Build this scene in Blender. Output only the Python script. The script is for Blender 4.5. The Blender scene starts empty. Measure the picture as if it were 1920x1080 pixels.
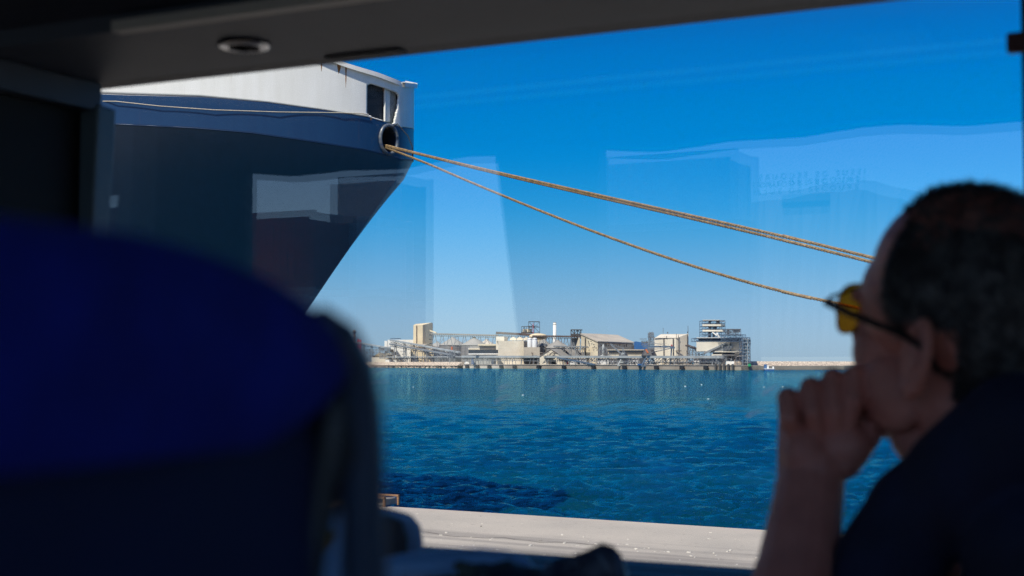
import bpy, bmesh, math, random
import numpy as np
from mathutils import Vector, Matrix
R = math.radians
random.seed(7); np.random.seed(7)
sc = bpy.context.scene
col = sc.collection
# ------------------------------------------------------------------ camera
W0, F0 = 1920.0, 2667.0
ZC = 2.9
TH = math.atan(140/2667.0)
cam_d = bpy.data.cameras.new("camera"); cam = bpy.data.objects.new("camera", cam_d); col.objects.link(cam)
cam.location = (0, 0, ZC); cam.rotation_euler = (R(90)+TH, 0, 0)
cam_d.sensor_width = 36; cam_d.lens = F0*36/W0
cam_d.clip_start = 0.05; cam_d.clip_end = 30000
cam_d.dof.use_dof = True; cam_d.dof.focus_distance = 28; cam_d.dof.aperture_fstop = 6.0
sc.camera = cam
# ------------------------------------------------------------------ world + sun
SUN_EL, SUN_DIR = R(54), Vector((-0.54, -0.84, 0)).normalized()
world = bpy.data.worlds.new("World"); sc.world = world; world.use_nodes = True
nt = world.node_tree; nt.nodes.clear()
N = nt.nodes.new; Lk = nt.links.new
sky = N('ShaderNodeTexSky'); sky.sky_type = 'NISHITA'; sky.sun_disc = False
sky.sun_elevation = SUN_EL; sky.sun_rotation = math.atan2(SUN_DIR.x, SUN_DIR.y)
sky.air_density = 1.0; sky.dust_density = 0.15; sky.ozone_density = 2.0; sky.altitude = 0
hsv = N('ShaderNodeHueSaturation'); hsv.inputs['Saturation'].default_value = 1.0
gam = N('ShaderNodeGamma'); gam.inputs['Gamma'].default_value = 1.0
tc = N('ShaderNodeTexCoord'); sep = N('ShaderNodeSeparateXYZ'); ramp = N('ShaderNodeValToRGB')
mulc = N('ShaderNodeMix'); mulc.data_type = 'RGBA'; mulc.blend_type = 'MULTIPLY'; mulc.inputs[0].default_value = 1.0
# clear dry air seen through a polariser: higher = deeper blue
cr = ramp.color_ramp; cr.interpolation = 'B_SPLINE'
cr.elements[0].position = 0.0; cr.elements[0].color = (0.31, 0.49, 0.90, 1)
cr.elements[1].position = 0.9; cr.elements[1].color = (0.10, 0.36, 0.78, 1)
for p_, c_ in ((.03,(.32,.49,.85)),(.05,(.27,.49,.82)),(.07,(.20,.48,.82)),(.09,(.115,.48,.83)),(.11,(.045,.46,.85)),(.14,(.0,.43,.85)),(.18,(.0,.42,.86)),(.21,(.0,.41,.86)),(.24,(.0,.35,.78))):
    e = cr.elements.new(p_); e.color = (*c_, 1)
bg = N('ShaderNodeBackground'); bg.inputs['Strength'].default_value = 0.10; out = N('ShaderNodeOutputWorld')
Lk(sky.outputs[0], hsv.inputs['Color']); Lk(hsv.outputs[0], gam.inputs[0])
Lk(tc.outputs['Generated'], sep.inputs[0]); Lk(sep.outputs[2], ramp.inputs[0])
# the polariser only bites away from the sun: towards the sun the sky stays pale
nrm_ = N('ShaderNodeVectorMath'); nrm_.operation = 'NORMALIZE'; dotp = N('ShaderNodeVectorMath'); dotp.operation = 'DOT_PRODUCT'; dotp.inputs[1].default_value = (SUN_DIR.x, SUN_DIR.y, 0)
mr = N('ShaderNodeMapRange'); mr.inputs['From Min'].default_value = -0.1; mr.inputs['From Max'].default_value = 0.7; mxs = N('ShaderNodeMix'); mxs.data_type = 'RGBA'
mxs.inputs[7].default_value = (0.58, 0.69, 0.87, 1)
Lk(tc.outputs['Generated'], nrm_.inputs[0]); Lk(nrm_.outputs[0], dotp.inputs[0]); Lk(dotp.outputs['Value'], mr.inputs['Value']); Lk(mr.outputs[0], mxs.inputs[0]); Lk(ramp.outputs[0], mxs.inputs[6])
Lk(gam.outputs[0], mulc.inputs[6]); Lk(mxs.outputs[2], mulc.inputs[7]); Lk(mulc.outputs[2], bg.inputs[0]); Lk(bg.outputs[0], out.inputs[0])
sd = bpy.data.lights.new("sun", 'SUN'); sd.energy = 5.0; sd.angle = R(0.5); sd.color = (1.0, 0.915, 0.79)
so = bpy.data.objects.new("sun", sd); col.objects.link(so)
sv = Vector((SUN_DIR.x*math.cos(SUN_EL), SUN_DIR.y*math.cos(SUN_EL), math.sin(SUN_EL)))
so.rotation_euler = (-sv).to_track_quat('-Z', 'Y').to_euler(); so.location = sv*50+Vector((0, 0, 20))
sc.view_settings.view_transform = 'Standard'; sc.view_settings.look = 'None'
sc.view_settings.exposure = 0.45; sc.view_settings.gamma = 1.0
sc.render.engine = 'CYCLES'
try:
    sc.cycles.use_denoising = True; sc.cycles.denoising_prefilter = 'FAST'
except Exception: pass
sc.cycles.max_bounces = 10; sc.cycles.transparent_max_bounces = 16; sc.cycles.glossy_bounces = 6; sc.cycles.diffuse_bounces = 5
sc.cycles.caustics_reflective = False; sc.cycles.caustics_refractive = False; sc.cycles.sample_clamp_indirect = 2.0; sc.cycles.sample_clamp_direct = 3.0

# ------------------------------------------------------------------ coordinate helpers
def ray(px, py):
    u = (px-960)/F0; v = (540-py)/F0
    return Vector((u, math.cos(TH)-v*math.sin(TH), math.sin(TH)+v*math.cos(TH)))
def P(px, py, Y):
    d = ray(px, py); return Vector((0, 0, ZC)) + d*(Y/d.y)
def zat(py, Y):
    d = ray(960, py); return ZC + d.z/d.y*Y
def topx(p):
    x, y, z = p[0], p[1], p[2]-ZC
    yc = y*math.cos(TH)+z*math.sin(TH); zc = -y*math.sin(TH)+z*math.cos(TH)
    return 960+F0*x/yc, 540-F0*zc/yc
E1 = Vector((0.895, -0.446, 0)).normalized(); E2 = Vector((0.446, 0.895, 0)).normalized()
def B(a, b, z): return E1*a + E2*b + Vector((0, 0, ZC+z))       # bus frame: a along, b across, z from eye height
WB = 1.70                                                       # window plane
def mir(p): return p - E2*(2*(p.dot(E2)-WB))                    # mirror image in the window plane

# ------------------------------------------------------------------ materials
def mat(name, c, rough=0.6, metal=0.0, c2=None, scale=4.0, bump=0.0, spec=0.5, det=5.0, stretch=(1,1,1), coat=0.0, contrast=(0.35,0.65), bscale=None):
    m = bpy.data.materials.new(name); m.use_nodes = True
    n = m.node_tree.nodes; l = m.node_tree.links; p = n['Principled BSDF']
    p.inputs['Roughness'].default_value = rough; p.inputs['Metallic'].default_value = metal
    p.inputs['Specular IOR Level'].default_value = spec; p.inputs['Coat Weight'].default_value = coat
    t = n.new('ShaderNodeTexCoord'); mp = n.new('ShaderNodeMapping'); mp.inputs['Scale'].default_value = stretch
    no = n.new('ShaderNodeTexNoise'); no.inputs['Scale'].default_value = scale; no.inputs['Detail'].default_value = det
    l.new(t.outputs['Object'], mp.inputs[0]); l.new(mp.outputs[0], no.inputs['Vector'])
    r = n.new('ShaderNodeValToRGB'); r.color_ramp.elements[0].position = contrast[0]; r.color_ramp.elements[1].position = contrast[1]
    c2 = c2 or tuple(x*0.82 for x in c)
    r.color_ramp.elements[0].color = (*c, 1); r.color_ramp.elements[1].color = (*c2, 1)
    l.new(no.outputs[0], r.inputs[0]); l.new(r.outputs[0], p.inputs['Base Color'])
    if bump:
        b = n.new('ShaderNodeBump'); b.inputs['Strength'].default_value = bump; b.inputs['Distance'].default_value = 0.02
        n2 = n.new('ShaderNodeTexNoise'); n2.inputs['Scale'].default_value = bscale or scale*6; n2.inputs['Detail'].default_value = 6
        l.new(mp.outputs[0], n2.inputs['Vector']); l.new(n2.outputs[0], b.inputs['Height']); l.new(b.outputs[0], p.inputs['Normal'])
    return m
M = {}
M['white'] = mat('white_paint', (.78,.77,.74), .45, c2=(.70,.68,.63), scale=.6, det=8)
M['cream'] = mat('cream_cladding', (.70,.61,.45), .7, c2=(.50,.42,.30), scale=.05, det=9)
M['cream2'] = mat('pale_cladding', (.76,.70,.58), .7, c2=(.58,.51,.40), scale=.05, det=9)
M['yellowc'] = mat('yellow_cladding', (.76,.63,.42), .7, c2=(.60,.50,.34), scale=.05, det=9)
M['roofc'] = mat('dusty_roof', (.50,.44,.36), .8, c2=(.38,.34,.29), scale=.05, det=9)
M['roofg'] = mat('grey_roof', (.30,.29,.27), .7, c2=(.23,.22,.21), scale=.05, det=9)
M['steel'] = mat('grey_steel', (.22,.24,.26), .6, c2=(.15,.16,.18), scale=.1, det=8)
M['steelb'] = mat('blue_steel', (.10,.15,.22), .6, c2=(.06,.09,.14), scale=.1)
M['steelp'] = mat('pale_steel', (.40,.42,.42), .5, c2=(.29,.31,.32), scale=.1)
M['dsteel'] = mat('dark_steel', (.05,.055,.065), .6, c2=(.09,.075,.065), scale=.2)
M['rust'] = mat('rusty_steel', (.17,.12,.10), .8, c2=(.09,.07,.07), scale=.2)
M['silo'] = mat('corrugated_silo', (.24,.235,.23), .5, c2=(.17,.165,.16), scale=.3, stretch=(1,1,.1), det=8)
M['tank'] = mat('tank_white', (.74,.75,.76), .4)
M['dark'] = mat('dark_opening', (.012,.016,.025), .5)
M['bluem'] = mat('blue_metal', (.03,.12,.32), .6)
M['orange'] = mat('orange_paint', (.55,.15,.05), .5)
M['red'] = mat('red_paint', (.45,.03,.05), .5)
M['green'] = mat('green_paint', (.02,.35,.12), .5)
M['concf'] = mat('far_quay_concrete', (.62,.54,.46), .85, c2=(.44,.39,.33), scale=.08, det=9, stretch=(1,1,3))
M['rubber'] = mat('black_rubber', (.02,.02,.025), .8)
M['rock'] = mat('pale_rock', (.60,.49,.39), .9, c2=(.20,.16,.135), scale=.9, det=10, bump=.5, contrast=(.42,.62))
M['rope'] = mat('tan_rope', (.33,.225,.11), .85, c2=(.16,.105,.05), scale=14, det=6)
M['rope2'] = mat('pale_line', (.55,.48,.38), .8)
M['lamp'] = mat('satin_metal', (.9,.9,.9), .28, metal=.9)

def pixmat(name): return None
# ship paint: base colour, vertical rust streaks and plate seams
def ship_mat(name, c, c2, streak, rough=.35, coat=0.0):
    m = bpy.data.materials.new(name); m.use_nodes = True; n = m.node_tree.nodes; l = m.node_tree.links; p = n['Principled BSDF']
    p.inputs['Roughness'].default_value = rough; p.inputs['Coat Weight'].default_value = coat
    t = n.new('ShaderNodeTexCoord'); mp = n.new('ShaderNodeMapping'); mp.inputs['Scale'].default_value = (1.6,1.6,.22)
    no = n.new('ShaderNodeTexNoise'); no.inputs['Scale'].default_value = 3.0; no.inputs['Detail'].default_value = 9
    l.new(t.outputs['Object'], mp.inputs[0]); l.new(mp.outputs[0], no.inputs[0])
    r = n.new('ShaderNodeValToRGB'); r.color_ramp.elements[0].position = .3; r.color_ramp.elements[1].position = .7
    r.color_ramp.elements[0].color = (*c,1); r.color_ramp.elements[1].color = (*c2,1); l.new(no.outputs[0], r.inputs[0])
    mp2 = n.new('ShaderNodeMapping'); mp2.inputs['Scale'].default_value = (5,5,.5)
    n2 = n.new('ShaderNodeTexNoise'); n2.inputs['Scale'].default_value = 2.2; n2.inputs['Detail'].default_value = 8
    l.new(t.outputs['Object'], mp2.inputs[0]); l.new(mp2.outputs[0], n2.inputs[0])
    r2 = n.new('ShaderNodeValToRGB'); r2.color_ramp.elements[0].position = .66; r2.color_ramp.elements[1].position = .80
    r2.color_ramp.elements[0].color = (0,0,0,1); r2.color_ramp.elements[1].color = (streak,)*3+(1,); l.new(n2.outputs[0], r2.inputs[0])
    mx = n.new('ShaderNodeMix'); mx.data_type='RGBA'; l.new(r2.outputs[0], mx.inputs[0]); l.new(r.outputs[0], mx.inputs[6]); mx.inputs[7].default_value = (.30,.13,.04,1)
    l.new(mx.outputs[2], p.inputs['Base Color'])
    b = n.new('ShaderNodeBump'); b.inputs['Strength'].default_value = .12; b.inputs['Distance'].default_value = .05
    n3 = n.new('ShaderNodeTexNoise'); n3.inputs['Scale'].default_value = .9; l.new(t.outputs['Object'], n3.inputs[0]); l.new(n3.outputs[0], b.inputs['Height']); l.new(b.outputs[0], p.inputs['Normal'])
    return m
M['shipw'] = ship_mat('ship_white', (.80,.80,.78), (.74,.735,.70), .45)
M['shipb'] = ship_mat('ship_blue', (.003,.030,.100), (.004,.036,.11), .08, .35)
M['shipd'] = ship_mat('ship_blue_lower', (.005,.040,.085), (.007,.046,.10), .10, .4)

def glass_mat(name, tint, refl, col_=(1,1,1)):
    m = bpy.data.materials.new(name); m.use_nodes = True; n = m.node_tree.nodes; l = m.node_tree.links; n.clear()
    o = n.new('ShaderNodeOutputMaterial'); mx = n.new('ShaderNodeMixShader'); tr = n.new('ShaderNodeBsdfTransparent'); gl = n.new('ShaderNodeBsdfGlossy')
    gl.inputs['Roughness'].default_value = 0.0; gl.inputs['Color'].default_value = (*col_,1); tr.inputs[0].default_value = (*tint,1)
    lw = n.new('ShaderNodeLayerWeight'); lw.inputs['Blend'].default_value = .5
    pw = n.new('ShaderNodeMath'); pw.operation = 'POWER'; pw.inputs[1].default_value = 5; l.new(lw.outputs['Facing'], pw.inputs[0])
    ml = n.new('ShaderNodeMath'); ml.operation = 'MULTIPLY_ADD'; ml.inputs[1].default_value = .96; ml.inputs[2].default_value = .04; l.new(pw.outputs[0], ml.inputs[0])
    ma = n.new('ShaderNodeMath'); ma.operation = 'MULTIPLY'; ma.inputs[1].default_value = refl
    l.new(ml.outputs[0], ma.inputs[0]); l.new(ma.outputs[0], mx.inputs[0]); l.new(tr.outputs[0], mx.inputs[1]); l.new(gl.outputs[0], mx.inputs[2]); l.new(mx.outputs[0], o.inputs[0])
    return m
M['glass'] = glass_mat('window_glass', (.97,.985,.985), 2.1)
M['glass2'] = glass_mat('side_glass', (.8,.84,.84), 1.0)

# ------------------------------------------------------------------ mesh builder
class MB:
    def __init__(s): s.v = []; s.f = []
    def add(s, vs, fs):
        k = len(s.v); s.v += [tuple(v) for v in vs]; s.f += [tuple(i+k for i in f) for f in fs]; return s
    def box(s, c, sz, rz=0.0, ax=None):
        c = Vector(c); hx, hy, hz = sz[0]/2, sz[1]/2, sz[2]/2
        if ax is None: X = Vector((math.cos(rz), math.sin(rz), 0)); Y = Vector((-math.sin(rz), math.cos(rz), 0)); Z = Vector((0,0,1))
        else: X, Y, Z = ax
        vs = [c+X*(hx*i)+Y*(hy*j)+Z*(hz*k) for k in (-1,1) for j in (-1,1) for i in (-1,1)]
        return s.add(vs, [(0,2,3,1),(4,5,7,6),(0,1,5,4),(2,6,7,3),(0,4,6,2),(1,3,7,5)])
    def bar(s, p, q, w, h=None):
        p, q = Vector(p), Vector(q); d = q-p; L = d.length
        if L < 1e-6: return s
        d /= L; up = Vector((0,0,1)) if abs(d.z) < .95 else Vector((0,1,0))
        x = d.cross(up).normalized(); y = x.cross(d)
        return s.box((p+q)/2, (w, L, h or w), ax=(x, d, y))
    def tube(s, pts, r, n=8, cap=True):
        pts = [Vector(p) for p in pts]; rr = r if isinstance(r, (list, tuple)) else [r]*len(pts)
        vs = []; fs = []; prev = None
        for i, p in enumerate(pts):
            d = (pts[min(i+1, len(pts)-1)]-pts[max(i-1, 0)]).normalized()
            if prev is None:
                up = Vector((0,0,1)) if abs(d.z) < .9 else Vector((0,1,0)); x = d.cross(up).normalized()
            else: x = (prev - d*prev.dot(d)).normalized()
            prev = x; y = d.cross(x)
            for k in range(n):
                a = 2*math.pi*k/n; vs.append(p + (x*math.cos(a)+y*math.sin(a))*rr[i])
        for i in range(len(pts)-1):
            for k in range(n): fs.append((i*n+k, i*n+(k+1)%n, (i+1)*n+(k+1)%n, (i+1)*n+k))
        if cap: fs.append(tuple(reversed(range(n)))); fs.append(tuple(range((len(pts)-1)*n, len(pts)*n)))
        return s.add(vs, fs)
    def prism(s, pts, z0, z1, ztop=None):
        n = len(pts); vs = [(p[0],p[1],z0) for p in pts]+[(p[0],p[1],(ztop[i] if ztop else z1)) for i, p in enumerate(pts)]
        return s.add(vs, [tuple(reversed(range(n))), tuple(range(n,2*n))]+[(i,(i+1)%n,n+(i+1)%n,n+i) for i in range(n)])
    def extr(s, outline, d):           # outline of 3D points extruded along d
        n = len(outline); vs = [Vector(p) for p in outline]+[Vector(p)+d for p in outline]
        return s.add(vs, [tuple(reversed(range(n))), tuple(range(n,2*n))]+[(i,(i+1)%n,n+(i+1)%n,n+i) for i in range(n)])
    def ell(s, c, r, ax=None, nu=20, nv=12):
        c = Vector(c); ax = ax or (Vector((1,0,0)),Vector((0,1,0)),Vector((0,0,1)))
        if not isinstance(r,(tuple,list)): r = (r,r,r)
        vs = [c+ax[2]*r[2]]
        for j in range(1,nv):
            t = math.pi*j/nv
            for i in range(nu):
                p = 2*math.pi*i/nu; vs.append(c+ax[0]*(r[0]*math.sin(t)*math.cos(p))+ax[1]*(r[1]*math.sin(t)*math.sin(p))+ax[2]*(r[2]*math.cos(t)))
        vs.append(c-ax[2]*r[2]); fs = [(0,1+i,1+(i+1)%nu) for i in range(nu)]
        for j in range(nv-2):
            for i in range(nu): a = 1+j*nu; fs.append((a+i,a+nu+i,a+nu+(i+1)%nu,a+(i+1)%nu))
        a = 1+(nv-2)*nu; fs += [(a+i,len(vs)-1,a+(i+1)%nu) for i in range(nu)]
        return s.add(vs, fs)
    def caps(s, p, q, r1, r2, n=16, m=6):
        p, q = Vector(p), Vector(q); d = (q-p).normalized(); pts = []; rr = []
        for k in range(m): t = math.pi/2*(1-k/m); pts.append(p-d*r1*math.sin(t)); rr.append(max(r1*math.cos(t),1e-4))
        for k in range(5): t = k/4; pts.append(p.lerp(q,t)); rr.append(r1+(r2-r1)*t)
        for k in range(1,m+1): t = math.pi/2*k/m; pts.append(q+d*r2*math.sin(t)); rr.append(max(r2*math.cos(t),1e-4))
        return s.tube(pts, rr, n)
    def build(s, name, m, parent=None, smooth=False, origin=None):
        me = bpy.data.meshes.new(name)
        off = Vector(parent['_o']) if parent is not None and '_o' in parent else (Vector(origin) if origin is not None else Vector((0,0,0)))
        me.from_pydata([(v[0]-off.x, v[1]-off.y, v[2]-off.z) for v in s.v], [], s.f)
        me.materials.append(m); me.update()
        bm = bmesh.new(); bm.from_mesh(me); bmesh.ops.recalc_face_normals(bm, faces=bm.faces); bm.to_mesh(me); bm.free()
        if smooth: me.polygons.foreach_set('use_smooth', [len(p.vertices) < 9 for p in me.polygons])
        o = bpy.data.objects.new(name, me); col.objects.link(o)
        if parent is not None:
            o.parent = parent
            if '_o' in parent: o['_o'] = [0,0,0]; o['_w'] = parent['_o'] if '_w' not in parent else parent['_w']
        else: o.location = off
        return o
def sub(mb, name, m, part, smooth=False):      # sub-part: same offset as the part's own thing
    w = Vector(part['_w']); q = MB(); q.v = [(v[0]-w.x,v[1]-w.y,v[2]-w.z) for v in mb.v]; q.f = mb.f
    o = q.build(name, m, None, smooth); o.parent = part; return o
def tag(o, label=None, cat=None, group=None, kind=None):
    if label: o['label'] = label
    if cat: o['category'] = cat
    if group: o['group'] = group
    if kind: o['kind'] = kind
    return o
def thing(name, label, cat, loc, group=None):
    o = bpy.data.objects.new(name, None); o.empty_display_size = .2; col.objects.link(o); o.location = loc; o['_o'] = list(loc)
    return tag(o, label, cat, group)
def bevel(o, w, seg=3):
    m = o.modifiers.new('bevel','BEVEL'); m.width = w; m.segments = seg; m.limit_method = 'ANGLE'; return o
def smoothmod(o, lv=1):
    m = o.modifiers.new('sub','SUBSURF'); m.levels = lv; m.render_levels = lv; return o

# ================================================================== SETTING
# quay line (ship side): passes QP with direction QD
QD = Vector((-0.861, 0.509, 0)).normalized(); QN = Vector((QD.y, -QD.x, 0)); QN = QN if QN.y > 0 else -QN
QP = P(770, 952, 1.0); _d = ray(770,952); QP = Vector((0,0,ZC)) + _d*(-ZC/_d.z)
WZ = -2.1
# near quay slab
def qpt(a, n, z=0): return QP + QD*a + QN*n + Vector((0,0,z))
mq = bpy.data.materials.new('quay_concrete'); mq.use_nodes = True
def quay_nodes(m):
    n = m.node_tree.nodes; l = m.node_tree.links; p = n['Principled BSDF']; p.inputs['Roughness'].default_value = .85
    t = n.new('ShaderNodeTexCoord'); mp = n.new('ShaderNodeMapping'); mp.inputs['Rotation'].default_value = (0,0,-math.atan2(QD.y,QD.x)); 
    l.new(t.outputs['Object'], mp.inputs[0])
    def noise(scale, st, det=8, rot=None):
        q = n.new('ShaderNodeMapping'); q.inputs['Scale'].default_value = st; l.new(mp.outputs[0], q.inputs[0])
        x = n.new('ShaderNodeTexNoise'); x.inputs['Scale'].default_value = scale; x.inputs['Detail'].default_value = det; l.new(q.outputs[0], x.inputs[0]); return x
    a = noise(.5,(1,1,1)); b_ = noise(1.3,(.12,1.6,1)); c = noise(11,(.6,1.2,1),10)
    def rmp(x, p0, p1, c0, c1):
        r = n.new('ShaderNodeValToRGB'); r.color_ramp.elements[0].position=p0; r.color_ramp.elements[1].position=p1
        r.color_ramp.elements[0].color=(*c0,1); r.color_ramp.elements[1].color=(*c1,1); l.new(x, r.inputs[0]); return r
    ra = rmp(a.outputs[0], .3,.7,(.43,.385,.335),(.34,.31,.275))
    rb = rmp(b_.outputs[0], .42,.62,(1,1,1),(.58,.58,.60)); rc = rmp(c.outputs[0], .62,.72,(1,1,1),(.62,.6,.58))
    sp = n.new('ShaderNodeSeparateXYZ'); l.new(mp.outputs[0], sp.inputs[0])
    def mul(x,y,f=1.0):
        k = n.new('ShaderNodeMix'); k.data_type='RGBA'; k.blend_type='MULTIPLY'; 
        if isinstance(f,float): k.inputs[0].default_value=f
        else: l.new(f,k.inputs[0])
        l.new(x,k.inputs[6]); l.new(y,k.inputs[7]); return k.outputs[2]
    # worn tyre-marked lane starts some metres in from the edge
    lane = n.new('ShaderNodeMapRange'); ed = -(Matrix.Rotation(-math.atan2(QD.y,QD.x),3,'Z')@QP).y
    s2 = n.new('ShaderNodeMath'); s2.operation='ADD'; l.new(sp.outputs[1], s2.inputs[0]); s2.inputs[1].default_value = ed
    ab = n.new('ShaderNodeMath'); ab.operation='ABSOLUTE'; l.new(s2.outputs[0], ab.inputs[0])
    nz = noise(1.5,(.3,1,1)); ad = n.new('ShaderNodeMath'); ad.operation='ADD'; l.new(ab.outputs[0], ad.inputs[0]); l.new(nz.outputs[0], ad.inputs[1])
    lane.inputs['From Min'].default_value = 3.0; lane.inputs['From Max'].default_value = 3.3; l.new(ad.outputs[0], lane.inputs['Value'])
    o1 = mul(ra.outputs[0], rb.outputs[0], lane.outputs[0]); o2 = mul(o1, rc.outputs[0])
    l.new(o2, p.inputs['Base Color'])
    bp = n.new('ShaderNodeBump'); bp.inputs['Strength'].default_value=.35; bp.inputs['Distance'].default_value=.02; l.new(c.outputs[0], bp.inputs['Height']); l.new(bp.outputs[0], p.inputs['Normal'])
quay_nodes(mq)
mb = MB()
o4 = [qpt(-140,0), qpt(260,0), qpt(260,-160), qpt(-140,-160)]
mb.prism([(p.x,p.y) for p in o4], -9, 0)
tag(mb.build('quay', mq), kind='structure')
# grit, chips and litter lying on the quay
mb = MB(); rng = random.Random(21)
for k in range(900):
    band = rng.choice((-3.4,-3.6,-4.6,-6.3,-8.0)) if rng.random()<.6 else rng.uniform(-11,-.3)
    c = qpt(rng.uniform(-22,14), band+rng.gauss(0,.22), 0); s_ = rng.choice((.008,.012,.018,.024))*rng.uniform(.6,1.3)
    a_ = rng.random()*6.28; mb.box(c+Vector((0,0,s_*.25)), (s_*rng.uniform(1,3), s_, s_*.5), rz=a_)
tag(mb.build('quay_litter', mat('grit',(.66,.62,.56),.9,c2=(.22,.20,.18),scale=2.5,contrast=(.58,.62))), 'pale grit and chips of concrete scattered over the quay', 'litter', kind='stuff')
# cracks: thin wandering strips along the lane edge
mb = MB()
for (a0_,a1_,n0) in ((-6,2,-3.35),(-14,-9,-4.1),(-3,3.5,-5.2),(-20,-13,-3.2),(-11,-4,-6.6)):
    p_ = [qpt(a0_+(a1_-a0_)*i/30, n0+.10*math.sin(i*1.1)+.07*rng.gauss(0,1), .004) for i in range(31)]
    for i in range(30):
        w_ = .006+.016*rng.random(); mb.add([p_[i]+QN*w_, p_[i]-QN*w_, p_[i+1]-QN*w_, p_[i+1]+QN*w_], [(0,1,2,3)])
tag(mb.build('quay_cracks', mat('crack_dirt',(.15,.13,.12),.9)), kind='structure')
mb = MB(); mb.add([qpt(-100,-16,.005), qpt(200,-16,.005), qpt(200,-150,.005), qpt(-100,-150,.005)], [(0,1,2,3)])
tag(mb.build('reflection_dimmer', mat('dimmer_dark',(.045,.045,.048),.9,c2=(.06,.058,.055),scale=.4)), kind='structure')  # added dark sheet out of view, dims the ground mirrored in the window
# ---- sea: one sheet, fine where it is near, with real waves
def sea():
    Aang = np.concatenate([np.linspace(-80,-24,40)[:-1], np.linspace(-24,24,620), np.linspace(24,80,40)[1:]])
    Aang = np.radians(Aang)
    r1 = 1/np.linspace(1/22.0, 1/1400.0, 640); r2 = np.geomspace(1400, 22000, 40)[1:]
    rr = np.concatenate([np.linspace(6,22,12)[:-1], r1, r2])
    A, Rr = np.meshgrid(Aang, rr)
    X = Rr*np.sin(A); Y = Rr*np.cos(A); Z = np.full_like(X, WZ)
    rng = np.random.RandomState(3)
    dr = np.gradient(rr)[:,None]*np.ones_like(A)
    wind = R(262)
    XX, YY = X.copy(), Y.copy()
    # gusts modulate the short waves
    g = 0.5+0.5*np.sin(X*.045+Y*.021+1.0)*np.sin(Y*.05-X*.012+.5)
    for k in range(96):
        lam = .36*(4.5/.36)**(rng.rand()**1.7); th = wind+rng.normal(0,.5); kx, ky = math.cos(th)*2*math.pi/lam, math.sin(th)*2*math.pi/lam
        amp = .0100*lam**.72*(.6+.8*rng.rand()); ph = rng.rand()*6.283
        att = np.clip(lam/(2.2*dr)-.35, 0, 1)*np.clip(1.25-Rr/ (lam*260), 0, 1)
        arg = kx*XX+ky*YY+ph+.6*np.sin(.23*XX+.31*YY+k)
        s = np.sin(arg); w = amp*att*((.7+.6*g) if lam < 3 else 1.0)
        Z += w*(s+ .35*np.abs(s)**2*1.0-.17)
        X -= w*.55*np.cos(arg)*math.cos(th); Y -= w*.55*np.cos(arg)*math.sin(th)
    nr, na = A.shape
    co = np.stack([X,Y,Z],-1).reshape(-1,3).astype(np.float32)
    i = np.arange(nr-1)[:,None]*na+np.arange(na-1)[None,:]
    q = np.stack([i, i+1, i+na+1, i+na], -1).reshape(-1).astype(np.int32)
    me = bpy.data.meshes.new('sea'); me.vertices.add(len(co)); me.vertices.foreach_set('co', co.ravel())
    nf = len(q)//4; me.loops.add(len(q)); me.loops.foreach_set('vertex_index', q); me.polygons.add(nf)
    me.polygons.foreach_set('loop_start', np.arange(nf,dtype=np.int32)*4); me.polygons.foreach_set('loop_total', np.full(nf,4,dtype=np.int32))
    me.update(calc_edges=True); me.validate(); me.polygons.foreach_set('use_smooth', [True]*nf)
    m = bpy.data.materials.new('sea_water'); m.use_nodes = True; n = m.node_tree.nodes; l = m.node_tree.links; p = n['Principled BSDF']
    p.inputs['IOR'].default_value = 1.33; p.subsurface_method = 'BURLEY'; p.inputs['Subsurface Weight'].default_value = .2; p.inputs['Subsurface Scale'].default_value = 1.0; p.inputs['Subsurface Radius'].default_value = (3,4,5); p.inputs['Roughness'].default_value = .18; p.inputs['Specular IOR Level'].default_value = 0.0
    t = n.new('ShaderNodeTexCoord'); mp = n.new('ShaderNodeMapping'); mp.inputs['Scale'].default_value = (.45,1.0,1); mp.inputs['Rotation'].default_value=(0,0,R(-8)); l.new(t.outputs['Object'], mp.inputs[0])
    def noi(s, d=6, ro=.6):
        x = n.new('ShaderNodeTexNoise'); x.inputs['Scale'].default_value = s; x.inputs['Detail'].default_value = d; x.inputs['Roughness'].default_value = ro; l.new(mp.outputs[0], x.inputs[0]); return x
    a = noi(.028,5,.6); r = n.new('ShaderNodeValToRGB'); r.color_ramp.elements[0].position=.36; r.color_ramp.elements[1].position=.64
    r.color_ramp.elements[0].color=(.0,.036,.088,1); r.color_ramp.elements[1].color=(.0003,.058,.088,1); l.new(a.outputs[0], r.inputs[0])
    mp2 = n.new('ShaderNodeMapping'); mp2.inputs['Scale'].default_value = (.22,1.0,1); mp2.inputs['Rotation'].default_value=(0,0,R(5)); l.new(t.outputs['Object'], mp2.inputs[0])
    c_ = n.new('ShaderNodeTexNoise'); c_.inputs['Scale'].default_value = .11; c_.inputs['Detail'].default_value = 9; c_.inputs['Roughness'].default_value = .72; l.new(mp2.outputs[0], c_.inputs[0])
    rc_ = n.new('ShaderNodeValToRGB'); rc_.color_ramp.elements[0].position=.38; rc_.color_ramp.elements[1].position=.66; rc_.color_ramp.elements[0].color=(.62,.68,.75,1); rc_.color_ramp.elements[1].color=(1.0,1.15,1.15,1); l.new(c_.outputs[0], rc_.inputs[0])
    mm = n.new('ShaderNodeMix'); mm.data_type='RGBA'; mm.blend_type='MULTIPLY'; mm.inputs[0].default_value=1; l.new(r.outputs[0], mm.inputs[6]); l.new(rc_.outputs[0], mm.inputs[7]); l.new(mm.outputs[2], p.inputs['Base Color'])
    b1 = n.new('ShaderNodeBump'); b1.inputs['Strength'].default_value = 1.0; b1.inputs['Distance'].default_value = .045; l.new(noi(1.9,10,.72).outputs[0], b1.inputs['Height'])
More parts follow.
